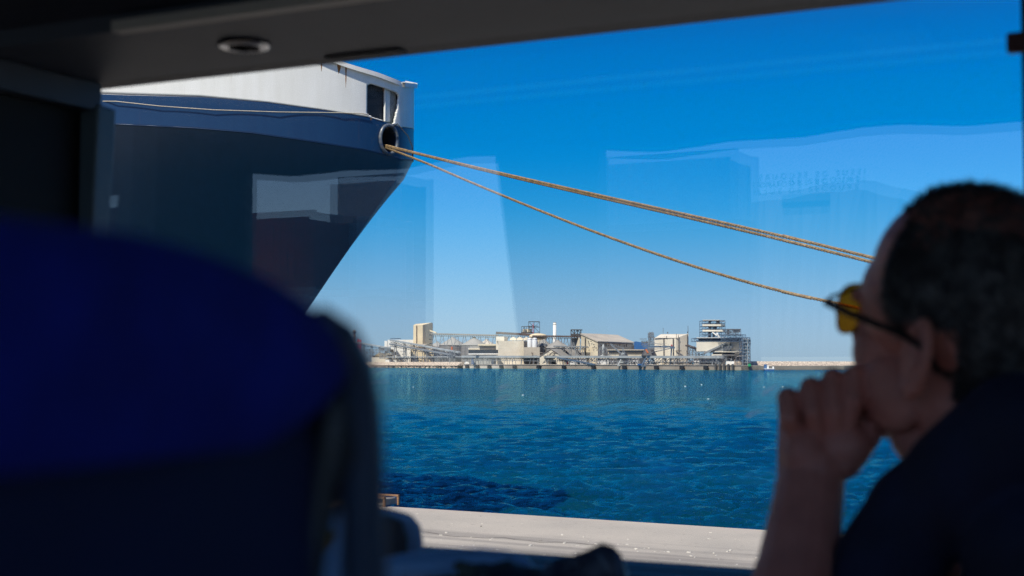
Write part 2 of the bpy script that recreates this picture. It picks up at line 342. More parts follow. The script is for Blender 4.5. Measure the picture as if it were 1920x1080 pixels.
    b2 = n.new('ShaderNodeBump'); b2.inputs['Strength'].default_value = .8; b2.inputs['Distance'].default_value = 1.8; l.new(noi(.22,9,.7).outputs[0], b2.inputs['Height']); l.new(b2.outputs[0], b1.inputs['Normal'])
    l.new(b1.outputs[0], p.inputs['Normal'])
    gl = n.new('ShaderNodeBsdfGlossy'); gl.inputs['Roughness'].default_value = .05; gl.inputs['Color'].default_value = (.45,1.0,1.0,1); fr = n.new('ShaderNodeFresnel'); fr.inputs['IOR'].default_value = 1.33
    mxw = n.new('ShaderNodeMixShader'); l.new(b1.outputs[0], gl.inputs['Normal']); l.new(b1.outputs[0], fr.inputs['Normal']); fm = n.new('ShaderNodeMath'); fm.operation='MULTIPLY'; fm.inputs[1].default_value=1.9; fm.use_clamp=True; l.new(fr.outputs[0], fm.inputs[0]); l.new(fm.outputs[0], mxw.inputs[0])
    l.new(p.outputs[0], mxw.inputs[1]); l.new(gl.outputs[0], mxw.inputs[2]); ow = n['Material Output']; l.new(mxw.outputs[0], ow.inputs['Surface'])
    me.materials.append(m); o = bpy.data.objects.new('sea', me); col.objects.link(o); tag(o, kind='structure')
sea()
# foam flecks on the water (small breaking crests)
mb = MB(); rng = random.Random(5)
for k in range(14):
    Y = rng.uniform(75, 420); X = Y*rng.uniform(-.12, .28); w = rng.uniform(.06,.17)*(Y/150)**.7; h = w*.2
    pts = [(X+w*math.cos(t)*rng.uniform(.6,1), Y+h*math.sin(t)*rng.uniform(.6,1)*2) for t in [i*math.pi/5 for i in range(10)]]
    mb.prism(pts, WZ-.25, WZ+rng.uniform(.03,.09)*(Y/120))
tag(mb.build('sea_foam', mat('foam',(.75,.8,.82),.8)), kind='stuff', label='small white flecks of foam on the wave crests', cat='foam')
# ================================================================== SHIP
SQ = QD.copy(); SN = QN.copy()
SB = None
def b_deck(s): 
    L_ = 24.0; x = min(max(s,0)/L_,1); return 10.0*(1-(1-x)**2.0)**.62
S0 = Vector((-3.35, 42.2, 0))
def hullp(s, side, boff=0.0, sh=0.0):
    return S0 + SQ*(s+sh) + SN*(-side*max(b_deck(s)-boff,0))
def itp(c, x):
    if x <= c[0][0]: return c[0][1]+(x-c[0][0])*(c[1][1]-c[0][1])/(c[1][0]-c[0][0])
    for (a,b),(c_,d) in zip(c,c[1:]):
        if x <= c_: return b+(d-b)*(x-a)/(c_-a)
    return c[-1][1]+(x-c[-1][0])*(c[-1][1]-c[-2][1])/(c[-1][0]-c[-2][0])
CT = [(-900,-300),(200,-45),(400,25),(560,88),(612,109),(654,124),(708,140),(750,156),(771,170)]
CB = [(-900,120),(0,168),(225,177),(375,181),(500,192),(604,206),(687,219),(742,235),(771,252)]
CK = [(-900,170),(0,222),(217,233),(362,240),(471,249),(583,265),(683,281),(729,292),(771,308)]
ss = list(np.concatenate([np.linspace(0,1,44)[:-1]**2*.6, np.arange(.6,4.0,.045), np.linspace(4.0,12,40), np.linspace(13,60,16)]))
# heights along the ship, taken where the near side passes each column
def hz(curve, s):
    p = hullp(s,1); px = min(topx((p.x,p.y,9))[0], 771); 
    return zat(itp(curve,px), p.y)
ZT, ZB, ZK = ([hz(c,s) for s in ss] for c in (CT,CB,CK))
for arr in (ZT,ZB,ZK):
    for i in range(len(arr)):
        if ss[i] > 9: arr[i] = arr[i-1]
CAPI = min(range(len(ss)), key=lambda i: abs(ss[i]-.9))
def strip(zlo, zhi, rows, hole=None, bl=0.0, bh=0.0):
    mb = MB(); cols = [(i,1) for i in reversed(range(len(ss)))]+[(i,-1) for i in range(1,len(ss))]
    vs = []
    for (i,sd_) in cols:
        for r in range(rows+1):
            t = r/rows; p = hullp(ss[i],sd_,(bl*(1-t)+bh*t)*min(1,ss[i]/1.0)); zh=zhi[i] if sd_ == 1 or rows != 44 else min(zhi[i],zhi[CAPI]); vs.append(Vector((p.x,p.y,zlo[i]*(1-t)+zh*t)))
    fs = []
    for c in range(len(cols)-1):
        for r in range(rows):
            q = (c*(rows+1)+r,(c+1)*(rows+1)+r,(c+1)*(rows+1)+r+1,c*(rows+1)+r+1)
            if hole and cols[c][1]==1 and cols[c+1][1]==1:
                m = sum((vs[k] for k in q), Vector())/4
                if hole(*topx(m)): continue
            fs.append(q)
    return mb.add(vs, fs)
def inpoly(x,y,po):
    ins = False; j = len(po)-1
    for i in range(len(po)):
        (xi,yi),(xj,yj) = po[i],po[j]
        if (yi>y)!=(yj>y) and x < (xj-xi)*(y-yi)/(yj-yi)+xi: ins = not ins
        j = i
    return ins
HOLE = [(694,157),(742,173),(747,179),(744,205),(738,231),(733,233),(692,217),(688,212),(689,160)]
ship = thing('cargo_ship', 'large cargo ship with blue hull and white bulwark moored by its bow at the quay', 'ship', (S0.x,S0.y,WZ))
def fair(x,y): return ((x-728)/13.5)**2+((y-262)/26.0)**2 < 1
def weld(o, d=.0005):
    bm = bmesh.new(); bm.from_mesh(o.data); bmesh.ops.remove_doubles(bm, verts=bm.verts, dist=d); bmesh.ops.recalc_face_normals(bm, faces=bm.faces); bm.to_mesh(o.data); bm.free()
bw = strip(ZB, ZT, 44, lambda x,y: inpoly(x,y,HOLE)).build('bulwark', M['shipw'], ship, True); weld(bw)
so_ = bw.modifiers.new('t','SOLIDIFY'); so_.thickness = .07; so_.offset = 1 if False else 0
hb = strip([z-.0 for z in ZK], [z-.004 for z in ZB], 30, fair).build('hull_band', M['shipb'], ship, True); weld(hb)
so_ = hb.modifiers.new('t','SOLIDIFY'); so_.thickness = .05; so_.offset = 0
# lower hull: raked stem, flared sections
def lower():
    rows = 26; zw = -6.0; mb = MB(); cols = [(i,1) for i in reversed(range(len(ss)))]+[(i,-1) for i in range(1,len(ss))]; vs = []
    for (i,sd_) in cols:
        s = ss[i]
        for r in range(rows+1):
            t = r/rows; z = ZK[i]-.02+(zw-ZK[i])*t; down = (ZK[0]-z)
            rake = max(0,(ZK[i]-z)-.40)*RAKE
            fl = 1-(1-.16)*min(1,(ZK[i]-z)/13.0)**.8*max(0,1-s/38.0)
            sharp = min(1,(ZK[i]-z)/4.6)**.85
            b = b_deck(s)*fl
            if s < 6: b *= (1-sharp)+sharp*min(1,(s/6))**.30
            p = S0+SQ*(s+rake*max(0,1-s/45.0)) + SN*(-sd_*b); vs.append(Vector((p.x,p.y,z)))
    fs = []
    for c in range(len(cols)-1):
        for r in range(rows): fs.append((c*(rows+1)+r,(c+1)*(rows+1)+r,(c+1)*(rows+1)+r+1,c*(rows+1)+r+1))
    return mb.add(vs,fs)
RAKE = .86
lh = lower().build('hull', M['shipd'], ship, True); weld(lh)
# knuckle rail (thin half round) along the fold, rim on top of the bulwark
kn = MB(); kn.tube([hullp(s,1)+Vector((0,0,z))-SN*.01 for s,z in zip(ss[::3],ZK[::3]) if s < 30], .022, 6); kn.build('knuckle_rail', M['shipb'], ship, True)
rim = MB()
for sd_ in (1,-1):
    idx = [i for i in range(0,len(ss),3) if ss[i] < (2.9 if sd_==1 else 1.0)]
    pts = []
    for i in idx:
        p = hullp(ss[i],sd_); pi = hullp(ss[i],sd_,.42) + SQ*(.0 if ss[i] > .6 else .25)
        pts.append((p+Vector((0,0,ZT[i]+.03))-SN*sd_*.10-SQ*.10, pi+Vector((0,0,ZT[i]+.03))))
    for (a,b_),(c,d) in zip(pts,pts[1:]):
        for dz in (0,):
            rim.add([a,b_,d,c,a-Vector((0,0,.13)),b_-Vector((0,0,.13)),d-Vector((0,0,.13)),c-Vector((0,0,.13))],[(0,3,2,1),(4,5,6,7),(0,4,7,3),(1,2,6,5)])
rim.build('bulwark_cap', M['shipw'], ship)
# sloping shade gusset under the cap, deck, dark deckhouse wall and pale stiffener seen through the mooring port
i0 = min(range(len(ss)), key=lambda i: abs(ss[i]-2.9))
pa = hullp(ss[i0],1); g = MB()
dk = MB(); IB = min(range(len(ss)), key=lambda i: abs(ss[i]-1.0)); ring = [hullp(s,1,.05) for s in ss if s < 55][::4]+[hullp(s,-1,.05) for s in ss if s < 55][::-4]
zk = ZB[IB]-.15; dk.prism([(p.x,p.y) for p in ring], zk-.1, zk); dk.build('deck', mat('deck_paint',(.10,.13,.12),.8), ship)
def onpx(px): # station whose near side shows at px
    return min((s for s in np.arange(.05,14,.02)), key=lambda s: abs(topx(tuple(hullp(s,1))[:2]+(10.2,))[0]-px))
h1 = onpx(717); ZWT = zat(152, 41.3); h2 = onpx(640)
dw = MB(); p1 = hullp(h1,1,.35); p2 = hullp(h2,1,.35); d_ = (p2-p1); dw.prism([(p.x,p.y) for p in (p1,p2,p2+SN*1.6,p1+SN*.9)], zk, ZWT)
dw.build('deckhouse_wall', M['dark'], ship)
st = MB(); p1 = hullp(onpx(719),1,.12); p2 = hullp(onpx(719),1,.9)
st.prism([(p.x,p.y) for p in (p1,p1+SQ*.06,p2+SQ*.06,p2)], zk, ZWT-.02); st.build('stiffener', M['shipw'], ship)
# fairlead: oval rolled ring and a dark throat
sF = onpx(728); pF = hullp(sF,1); tan = (hullp(sF+.1,1)-hullp(sF-.1,1)).normalized(); nor = Vector((tan.y,-tan.x,0)); nor = nor if nor.dot(-SN) > 0 else -nor
cF = Vector((pF.x,pF.y,zat(262,pF.y)))
ex = 15.0/F0*pF.y/abs(tan.x*1.0); ez = 27.0/F0*pF.y
rg = MB(); rg.tube([cF+nor*.05+tan*(ex*math.cos(a))+Vector((0,0,ez*math.sin(a))) for a in [2*math.pi*k/40 for k in range(41)]], .055, 10, False)
rg.build('fairlead_ring', mat('ship_blue_worn',(.03,.06,.12),.3,c2=(.16,.17,.18),scale=8), ship, True)
th_ = MB(); rings = []
for j,(sc_,dp) in enumerate(((1,.04),(.93,-.12),(.8,-.4),(.7,-.9))): rings.append([cF+nor*dp+tan*(ex*sc_*math.cos(a))+Vector((0,0,ez*sc_*math.sin(a))) for a in [2*math.pi*k/40 for k in range(40)]])
vs = [p for r_ in rings for p in r_]; fs = [(j*40+k,j*40+(k+1)%40,(j+1)*40+(k+1)%40,(j+1)*40+k) for j in range(3) for k in range(40)]+[tuple(range(120,160))]
th_.add(vs,fs); th_.build('fairlead_throat', mat('throat',(.012,.02,.035),.5), ship, True)
# weld seam lines on the white side
sm = MB()
for px in (472,):
    s_ = onpx(px); p = hullp(s_,1,-.036); i = min(range(len(ss)), key=lambda i: abs(ss[i]-s_)); sm.bar((p.x,p.y,ZB[i]+.02),(p.x,p.y,ZT[i]),.008); sb=MB(); pb=hullp(s_,1,-.027); sb.bar((pb.x,pb.y,ZK[i]),(pb.x,pb.y,ZB[i]),.008); sb.build('weld_seam', M['shipb'], ship)
sm.build('weld_seam', M['shipw'], ship)
# rust runs under the cap (real stains with their own shape)
M['rrun'] = mat('rust_run',(.36,.17,.05),.9,c2=(.22,.09,.03),scale=20)
for px,py,w,h in ((637,119,8,20),(650,126,3,40),(722,165,4,8),(697,219,4,7),(732,235,6,5),(604,112,3,22)):
    s_ = onpx(px); p = hullp(s_,1,-.055); 
    tt = (hullp(s_+.1,1)-hullp(s_-.1,1)).normalized(); ww = w/F0*p.y/abs(tt.x)/2
    z1 = zat(py,p.y); z0 = zat(py+h,p.y); n_ = -nor*0
    pts = [p+tt*ww, p+tt*(-ww), p+tt*(-ww*.5), p+tt*ww*.2]; zz=[z1,z1,(z1*.4+z0*.6),z0]
    A_ = [Vector((a.x,a.y,z)) for a,z in zip(pts,zz)]
    rs = MB(); rs.extr(A_, -SN*.012); rs.build('rust_stain', M['rrun'], ship)

# ---- mooring ropes
def twisted(path, r, pitch, name, label, group=None, m=None, strands=3, seg=10):
    mb = MB(); L_ = sum((b-a).length for a,b in zip(path,path[1:]))
    n = int(L_/pitch*seg); P_ = []
    cum=[0]
    for a,b in zip(path,path[1:]): cum.append(cum[-1]+(b-a).length)
    for i in range(n+1):
        d = L_*i/n; k = 0
        while k < len(path)-2 and cum[k+1] < d: k += 1
        P_.append(path[k].lerp(path[k+1],(d-cum[k])/(cum[k+1]-cum[k])))
    for s_ in range(strands):
        pts = []
        for i,p in enumerate(P_):
            d = (P_[min(i+1,n)]-P_[max(i-1,0)]).normalized(); x = d.cross(Vector((0,0,1))).normalized(); y = x.cross(d)
            a = 2*math.pi*(i/seg+s_/strands); pts.append(p+(x*math.cos(a)+y*math.sin(a))*r*.58)
        mb.tube(pts, r*.50, 6)
    o = mb.build(name, m or M['rope'], None, True, origin=P_[0]); tag(o, label, 'rope', group); return o
def catenary(a, b, sag, n=40):
    return [a.lerp(b,t)-Vector((0,0,sag*4*t*(1-t))) for t in [i/n for i in range(n+1)]]
RS = cF+nor*.02-Vector((0,0,.12))
A1 = P(721,272,RS.y-.05)
# bollard on the quay
BL = qpt(-24.4,-1.4,0)
def ropeline(start, px, py, Y, sag):
    q = P(px,py,Y); d = q-start; 
    return q
def rope_path(start, mids, end):   # through measured points, then on to the bollard
    pts = [start]+mids+[end]; res = []
    for i in range(len(pts)-1):
        p0 = pts[max(i-1,0)]; p1 = pts[i]; p2 = pts[i+1]; p3 = pts[min(i+2,len(pts)-1)]
        for k in range(14):
            t = k/14; res.append(.5*((2*p1)+(p2-p0)*t+(2*p0-5*p1+4*p2-p3)*t*t+(3*p1-p0-3*p2+p3)*t**3))
    res.append(pts[-1]); return res
def Yr(px): # depth along the line to the bollard as seen at column px
    d = BL-A1; u = (px-960)/F0; t = (u*A1.y-A1.x)/(d.x-u*d.y); return A1.y+d.y*t
def mk(lst, dy=0):
    k = np.polyfit([721]+[a for a,b in lst], [272-dy]+[b for a,b in lst], 3, w=[5]+[1]*len(lst))
    return [P(px,float(np.polyval(k,px))+dy,Yr(px)) for px in range(800,1640,60)]
U1 = [(900,318.5),(1060,354),(1239,392.5),(1373,424),(1508,455.5),(1615,479.5)]
Lo = [(880,338),(1060,416),(1150,449),(1284,493),(1373,520),(1560,568)]
U2 = [(900,320),(1060,356.5),(1239,396.5),(1373,429.5),(1508,462),(1615,487.5)]
twisted(rope_path(A1, mk(U1,-2), BL+Vector((0,0,.45))), .034, .24, 'mooring_rope', 'upper tan mooring rope of the pair running side by side from the fairlead')
twisted(rope_path(A1-Vector((0,0,.03)), mk(U2,-1), BL+Vector((0.1,0,.35))), .034, .24, 'mooring_rope', 'tan mooring rope lying close under the topmost rope')
twisted(rope_path(A1-Vector((0,0,.06)), mk(Lo,0), BL+Vector((0,-.1,.25))), .034, .24, 'mooring_rope', 'single lower tan mooring rope that sags apart from the pair')
# thin line along the side
pth = []
for px,py in ((217,190),(300,199),(400,206),(520,210),(640,211.5),(680,213),(692,216)):
    s_ = onpx(px); p = hullp(s_,1,-.12); pth.append(P(px,py,p.y))
mb = MB(); mb.tube([hullp(20,1,-.2)+Vector((0,0,pth[0].z+.8))]+pth, .014, 6)
o = mb.build('mooring_line', M['rope2'], None, True, origin=pth[0]); tag(o, 'thin pale line strung along the blue band of the ship from the mooring port', 'rope')
mb = MB(); pt = [(735,240),(745,232),(752,240),(765,255),(773,275),(774,300)]
mb.tube([P(x,y,hullp(onpx(min(x,760)),1).y-.15) for x,y in pt], .018, 6); o = mb.build('messenger_cable', M['rubber'], None, True); tag(o,'thin black cable looping from the mooring port down the bow edge','cable')
bo = thing('mooring_bollard','cast iron bollard on the quay that holds the mooring ropes','bollard',tuple(BL))
mb = MB(); mb.tube([BL+Vector((0,0,z)) for z in (0,.08,.1,.45,.5,.6,.64)],[.35,.33,.18,.17,.28,.27,.1],20); mb.build('post', M['dsteel'], bo, True)
mb = MB(); mb.box(BL+Vector((0,0,.012)),(.9,.9,.024)); mb.build('base_plate', M['dsteel'], bo)

# timber box on the quay edge
c0 = P(600,951,29.6); c1 = P(722,951,28.8)
tb = thing('timber_fender_box','brown timber framed box sitting on the quay edge by the seat handle','crate',(c1.x,c1.y,0))
zt = zat(934.5,28.8); dd = (c0-c1); dd.z = 0; Lb = dd.length; dd.normalize(); nn = Vector((-dd.y,dd.x,0)); nn = nn if nn.y > 0 else -nn
base = Vector((c1.x,c1.y,0.0))
mb = MB(); cc = base+dd*Lb/2+nn*.25+Vector((0,0,zt/2)); mb.box(cc,(Lb-.08,.42,zt-.05),ax=(dd,nn,Vector((0,0,1)))); mb.build('panel', mat('box_panel',(.20,.18,.17),.8,c2=(.32,.30,.28),scale=6), tb)
mb = MB()
for k in range(4):
    q = base+dd*(.02+(Lb-.04)*k/3); mb.box(q+Vector((0,0,zt/2)),(.045,.045,zt),ax=(dd,nn,Vector((0,0,1)))); mb.box(q+nn*.5+Vector((0,0,zt/2)),(.045,.045,zt),ax=(dd,nn,Vector((0,0,1))))
for off in (0,.5): mb.box(base+dd*Lb/2+nn*off+Vector((0,0,zt+.015)),(Lb,.06,.035),ax=(dd,nn,Vector((0,0,1))))
mb.build('timber_frame', mat('timber',(.34,.19,.10),.8,c2=(.22,.12,.06),scale=9,stretch=(1,1,4)), tb)

# ================================================================== FAR SHORE
Pa = P(690,680,1500); Pb = P(1390,680,950)
def Dq(px):
    u = (px-960)/F0; d = Pb-Pa; t = (u*Pa.y-Pa.x)/(d.x-u*d.y); return Pa.y+d.y*t
FD = (Pb-Pa); FD.z = 0; FD.normalize(); FN = Vector((-FD.y,FD.x,0)); FN = FN if FN.y > 0 else -FN
GZ = .95
def FP(px, py, off=0): return P(px,py,Dq(px)+off)
def mpp(px): return Dq(px)/F0
def fbox(mb, x0, x1, yt, yb=None, off=10, dep=25, sk=0.0):
    Y = Dq((x0+x1)/2)+off; X0 = (x0-960)/F0*Y; X1 = (x1-960)/F0*Y; zt = zat(yt,Y); zb = GZ if yb is None else zat(yb,Y)
    return mb.prism([(X0,Y),(X1,Y+sk),(X1+dep*.15,Y+dep+sk),(X0+dep*.15,Y+dep)], zb, zt)
def fbar(mb, x0,y0,x1,y1, off=10, w=1.0, off1=None):
    a = P(x0,y0,Dq(x0)+off); b = P(x1,y1,Dq(x1)+(off if off1 is None else off1)); return mb.bar(a,b,w*mpp((x0+x1)/2))
def lattice(mb, x0,x1,y0,y1, nx, ny, off, dep, w=.8, diag=True):
    Y = Dq((x0+x1)/2)+off; X = lambda px: (px-960)/F0*Y; wd = w*Y/F0
    for yy in (Y,Y+dep):
        for i in range(nx+1):
            x = X(x0+(x1-x0)*i/nx); mb.bar((x,yy,zat(y1,Y)),(x,yy,zat(y0,Y)),wd)
        for j in range(ny+1):
            z = zat(y1+(y0-y1)*j/ny,Y); mb.bar((X(x0),yy,z),(X(x1),yy,z),wd)
        if diag:
            for i in range(nx):
                for j in range(ny):
                    a = (X(x0+(x1-x0)*i/nx),yy,zat(y1+(y0-y1)*j/ny,Y)); b = (X(x0+(x1-x0)*(i+1)/nx),yy,zat(y1+(y0-y1)*(j+1)/ny,Y))
                    if (i+j)%2: a,b = (a[0],a[1],b[2]),(b[0],b[1],a[2])
                    mb.bar(a,b,wd*.7)
    for i in range(nx+1):
        for j in range(ny+1):
            x = X(x0+(x1-x0)*i/nx); z = zat(y1+(y0-y1)*j/ny,Y); mb.bar((x,Y,z),(x,Y+dep,z),wd)
    return mb
def fth(name,label,cat,px,off=10,group=None,py=686):
    Y = Dq(px)+off; return thing(name,label,cat,((px-960)/F0*Y,Y,GZ),group)
def conv(x0,y0,x1,y1,off=0,w=3.0,legs=6,yb=686,truss=True,label='',name='conveyor_gallery',m='steelp',group=None,rise=None,legm='steel'):
    t = fth(name,label,'conveyor',(x0+x1)/2,off,group)
    mb = MB(); s_ = mpp((x0+x1)/2); a = P(x0,y0,Dq(x0)+off); b = P(x1,y1,Dq(x1)+off); d=(b-a)
    mb.bar(a,b,3.0,w*s_); mb.build('casing', M[m], t)
    if truss:
        q = MB(); n = max(4,int(abs(x1-x0)/5)); h = w*s_*1.5
        for k in range(n):
            p0 = a+d*(k/n)-Vector((0,0,w*s_/2)); p1 = a+d*((k+1)/n)-Vector((0,0,w*s_/2)); 
            q.bar(p0-Vector((0,0,h)),p1,.28); q.bar(p0,p0-Vector((0,0,h)),.28); q.bar(p0-Vector((0,0,h)),p1-Vector((0,0,h)),.35)
        q.build('truss', M[legm], t)
    for k in range(legs):
        f = (k+.5)/legs; p = a+d*f; q = MB(); hw = .8
        for sx in (-1,1):
            q.bar(p+Vector((sx*.5,0,-.5)),(p.x+sx*1.6,p.y,GZ),.45)
            q.bar((p.x+sx*.5,p.y+2.4,p.z-.5),(p.x+sx*1.6,p.y+2.4,GZ),.45)
        if p.z-GZ > 9:
            zz = GZ+2
            while zz+5 < p.z: q.bar((p.x-1.3,p.y,zz),(p.x+1.1,p.y,zz+4.5),.25); zz += 4.5
        q.build('leg', M[legm], t)
    return t
# land, quay wall
mb = MB(); L0 = Pa-FD*900+FN*14; L1 = Pb+FD*18
def lp(p): return (p.x,p.y)
mb.prism([lp(Pa+FD*300),lp(Pb),lp(Pb+FN*90),lp(Pb+FN*500-FD*150),lp(Pa+FN*900),lp(Pa-FD*900+FN*900),lp(Pa-FD*900+FN*14),lp(Pa+FD*280+FN*14)], -6, GZ-.15)
tag(mb.build('far_ground', mat('far_ground',(.36,.31,.25),.9,c2=(.26,.22,.18),scale=.05)), kind='structure')
mb = MB(); q0 = P(868,680,Dq(868)); q1 = Pb
mb.prism([lp(q0),lp(q1),lp(q1+FN*16),lp(q0+FN*16)], -6, GZ+.15)
mb.prism([lp(q0-FN*.5),lp(q1-FN*.5),lp(q1+FN*1.2),lp(q0+FN*1.2)], GZ+.16, GZ+.55)
tag(mb.build('far_quay_wall', M['concf']), kind='structure')
FLB = ['below the big first silo','below the parked white van','below the grey lower wall of the factory','below the left edge of the yellow factory base','below the right half of the yellow factory base','below the two white tanks','below the grey roof of the gabled shed','below the left end of the big warehouse wall','below the small ship loader','below the long boom of the large ship loader','below the right corner of the tall white block','below the foot of the loading ramp']
for fi, px in enumerate((878,897,919.5,942,967,1012,1059.5,1115,1173,1233,1281,1326)):
    Y = Dq(px); c = P(px,680,Y)-FN*1.1; w = 11*Y/F0
    mb = MB(); mb.box((c.x,c.y,WZ+1.35),(abs(w/FD.x)*.55,1.1,2.3),rz=math.atan2(FD.y,FD.x)); 
    for s_ in (-1,1): mb.box((c.x+FD.x*w*s_*.35,c.y+FD.y*w*s_*.35,WZ+1.35)-FN*0 if False else Vector((c.x+FD.x*w*s_*.35,c.y+FD.y*w*s_*.35,WZ+1.35))-FN*.62,(.9,.25,2.0),rz=math.atan2(FD.y,FD.x))
    o = mb.build('quay_fender', M['rubber'], None, origin=(c.x,c.y,WZ)); tag(o,'black quay fender '+FLB[fi],'fender','fenders on the far quay')
# piles at the quay's right end
for i,px in enumerate((1345,1353,1361,1369,1377)):
    Y = Dq(px); c = P(px,680,Y)-FN*1.5; mb = MB(); mb.tube([(c.x,c.y,-5),(c.x,c.y,GZ+.9),(c.x,c.y,GZ+1.1)],[.8,.8,.6],10)
    o = mb.build('mooring_pile', M['dsteel'], None, origin=(c.x,c.y,WZ)); tag(o,('leftmost','second from left','middle','second from right','rightmost')[i]+' of the five dark mooring piles at the far quay end','pile','piles at the end of the far quay')
# rubble
def rubble(name, pts, w, h, n, label, seed, z0=WZ-.6):
    rg_ = random.Random(seed); mb = MB()
    for k in range(len(pts)-1):
        a,b = Vector(pts[k]),Vector(pts[k+1]); d=(b-a); L_=d.length; d.normalize(); nn_=Vector((-d.y,d.x,0))
        mb.add([a-nn_*w/2+Vector((0,0,z0)),b-nn_*w/2+Vector((0,0,z0)),b+nn_*w/2+Vector((0,0,z0)),a+nn_*w/2+Vector((0,0,z0)),a-nn_*w*.15+Vector((0,0,z0+h*.86)),b-nn_*w*.15+Vector((0,0,z0+h*.86)),b+nn_*w*.15+Vector((0,0,z0+h*.86)),a+nn_*w*.15+Vector((0,0,z0+h*.86))],[(0,1,5,4),(1,2,6,5),(2,3,7,6),(3,0,4,7),(4,5,6,7)])
        for i in range(int(n*L_/100)):
            t = rg_.random(); y = rg_.uniform(-1,1); p = a+d*(L_*t)+nn_*(y*w/2); z = z0+h*min(1,(1-abs(y))/.7)*.93
            r = rg_.uniform(.6,1.5); vs = []
            for vv in ((-1,-1,-1),(1,-1,-1),(1,1,-1),(-1,1,-1),(-1,-1,1),(1,-1,1),(1,1,1),(-1,1,1)):
                vs.append(Vector(vv)*r*rg_.uniform(.45,.9)*Vector((1,1,1)).x)
            rot = Matrix.Rotation(rg_.random()*6.28,3,'Z')@Matrix.Rotation(rg_.random()*3,3,'X')
            mb.add([rot@v+Vector((p.x,p.y,z+.45)) for v in vs],[(0,3,2,1),(4,5,6,7),(0,1,5,4),(1,2,6,5),(2,3,7,6),(3,0,4,7)])
    o = mb.build(name, M['rock']); tag(o,label,'rocks',kind='stuff'); return o
rubble('rock_revetment',[P(640,680,Dq(640)+3),P(870,680,Dq(870)+3)],14,3.9,520,'pale boulders of the shore left of the far quay',1)
rubble('rock_breakwater',[P(1380,680,985),P(1470,680,1000),P(1720,680,1060),P(2100,680,1150)],17,4.2,420,'long low breakwater of pale boulders right of the industrial plant',2)
# ---- white and cream buildings
def bld(name,label,px,parts,off=10,group=None):
    t = fth(name,label,'building',px,off,group)
    for pn,m,fn in parts:
        q = MB(); fn(q); q.build(pn, M[m], t)
    return t
def dp(mb, rects, off, dep=.6):
    for x0,x1,y0,y1 in rects: fbox(mb,x0,x1,y0,y1,off,dep)
    return mb
def wins(t, rects, off, name='window', m='dark'):
    for r_ in rects: q = MB(); fbox(q,*r_,off,1.0); q.build(name, M[m], t)
# left group
t = fth('chimney_stack','tall dark steel chimney furthest left above the blue seat','chimney',664,60); q = MB(); a = P(664,680,Dq(664)+60)
q.tube([(a.x,a.y,GZ),(a.x,a.y,zat(619,a.y))],1.3,12); q.build('shaft',M['rust'],t,True); q = MB(); q.tube([(a.x,a.y,zat(624,a.y)),(a.x,a.y,zat(622,a.y))],2.2,12); q.build('platform',M['dsteel'],t)
t = fth('chimney_stack','short reddish chimney beside the tall left stack','chimney',673,50); q = MB(); a = P(673,680,Dq(673)+50)
q.tube([(a.x-1.2,a.y,GZ),(a.x-1.2,a.y,zat(636,a.y))],.9,10); q.tube([(a.x+1.4,a.y,GZ),(a.x+1.4,a.y,zat(637,a.y))],.9,10); q.build('shaft',M['red'],t,True)
t = bld('long_shed','low white gabled house on the shore at far left',716,[('wall','cream2',lambda q: fbox(q,697,736,670,686,14,20)),('roof','cream',lambda q: q.add([FP(696,670,13),FP(712,661,14),FP(737,663,34),FP(737,670,34),FP(712,661,30)],[(0,1,3),(1,2,3)]))],14)
wins(t,[(700,703,668.5,670.5),(705,708,668.5,670.5),(709,711,668.5,670.5),(713,715.5,668.5,670.5)],13.3)
bld('low_house','low white wall building above the shore rocks left of the tower',728,[('wall','white',lambda q: fbox(q,723,745,673,684,12,9)),('roof','cream',lambda q: fbox(q,722,746,672,673,11.5,10))],12)
t = bld('storage_block','white flat block behind the inclined conveyor at left',758,[('wall','white',lambda q: (fbox(q,733,776,637,686,40,30),fbox(q,727,734,637,650,42,14),fbox(q,721,726,639,652,44,8))),('canopy','steelb',lambda q: fbox(q,732,747,634,635,39,12))],40)
# tower
Yt = Dq(790)+60
def TP(px,py,dy=0): return P(px,py,Yt+dy)
t = fth('elevator_tower','tall cream tower with curved top left of the silos','building',790,60)
q = MB(); zt1,zt2 = zat(609,Yt),zat(604,Yt); xs = [(775,0),(781.5,-3),(793,-3.5),(808.5,8),(808.5,30),(775,30)]
pts = [((px-960)/F0*Yt,Yt+dy) for px,dy in xs]; q.prism(pts,GZ,zt1,[zat(y,Yt) for y in (610,610,609.5,604.5,604.5,606)]); q.build('wall',M['yellowc'],t)
q = MB(); x = (781.6-960)/F0*Yt; q.bar((x,Yt-3.3,GZ+10),(x,Yt-3.3,zat(610.5,Yt)),.75); q.build('stripe',M['rust'],t)
for y in (620,627,635,643): q=MB(); fbox(q,804.5,809,y,y+2.2,58,2); q.build('opening',M['dsteel'],t)
bld('annex_hall','cream hall with orange tinted roof at the foot of the tower',800,[('wall','yellowc',lambda q: fbox(q,770,813,655,686,46,30)),('roof','roofc',lambda q: q.add([FP(768,645,48),FP(802,645,48),FP(827,653,60),FP(812,655,45),FP(770,655,45)],[(0,1,2,3,4)])),('door','dark',lambda q: dp(q,[(776,784,668,686)],45)),('door','dark',lambda q: dp(q,[(812,815,668,686)],45)),('window','dark',lambda q: dp(q,[(789,806,678,680)],45))],46)
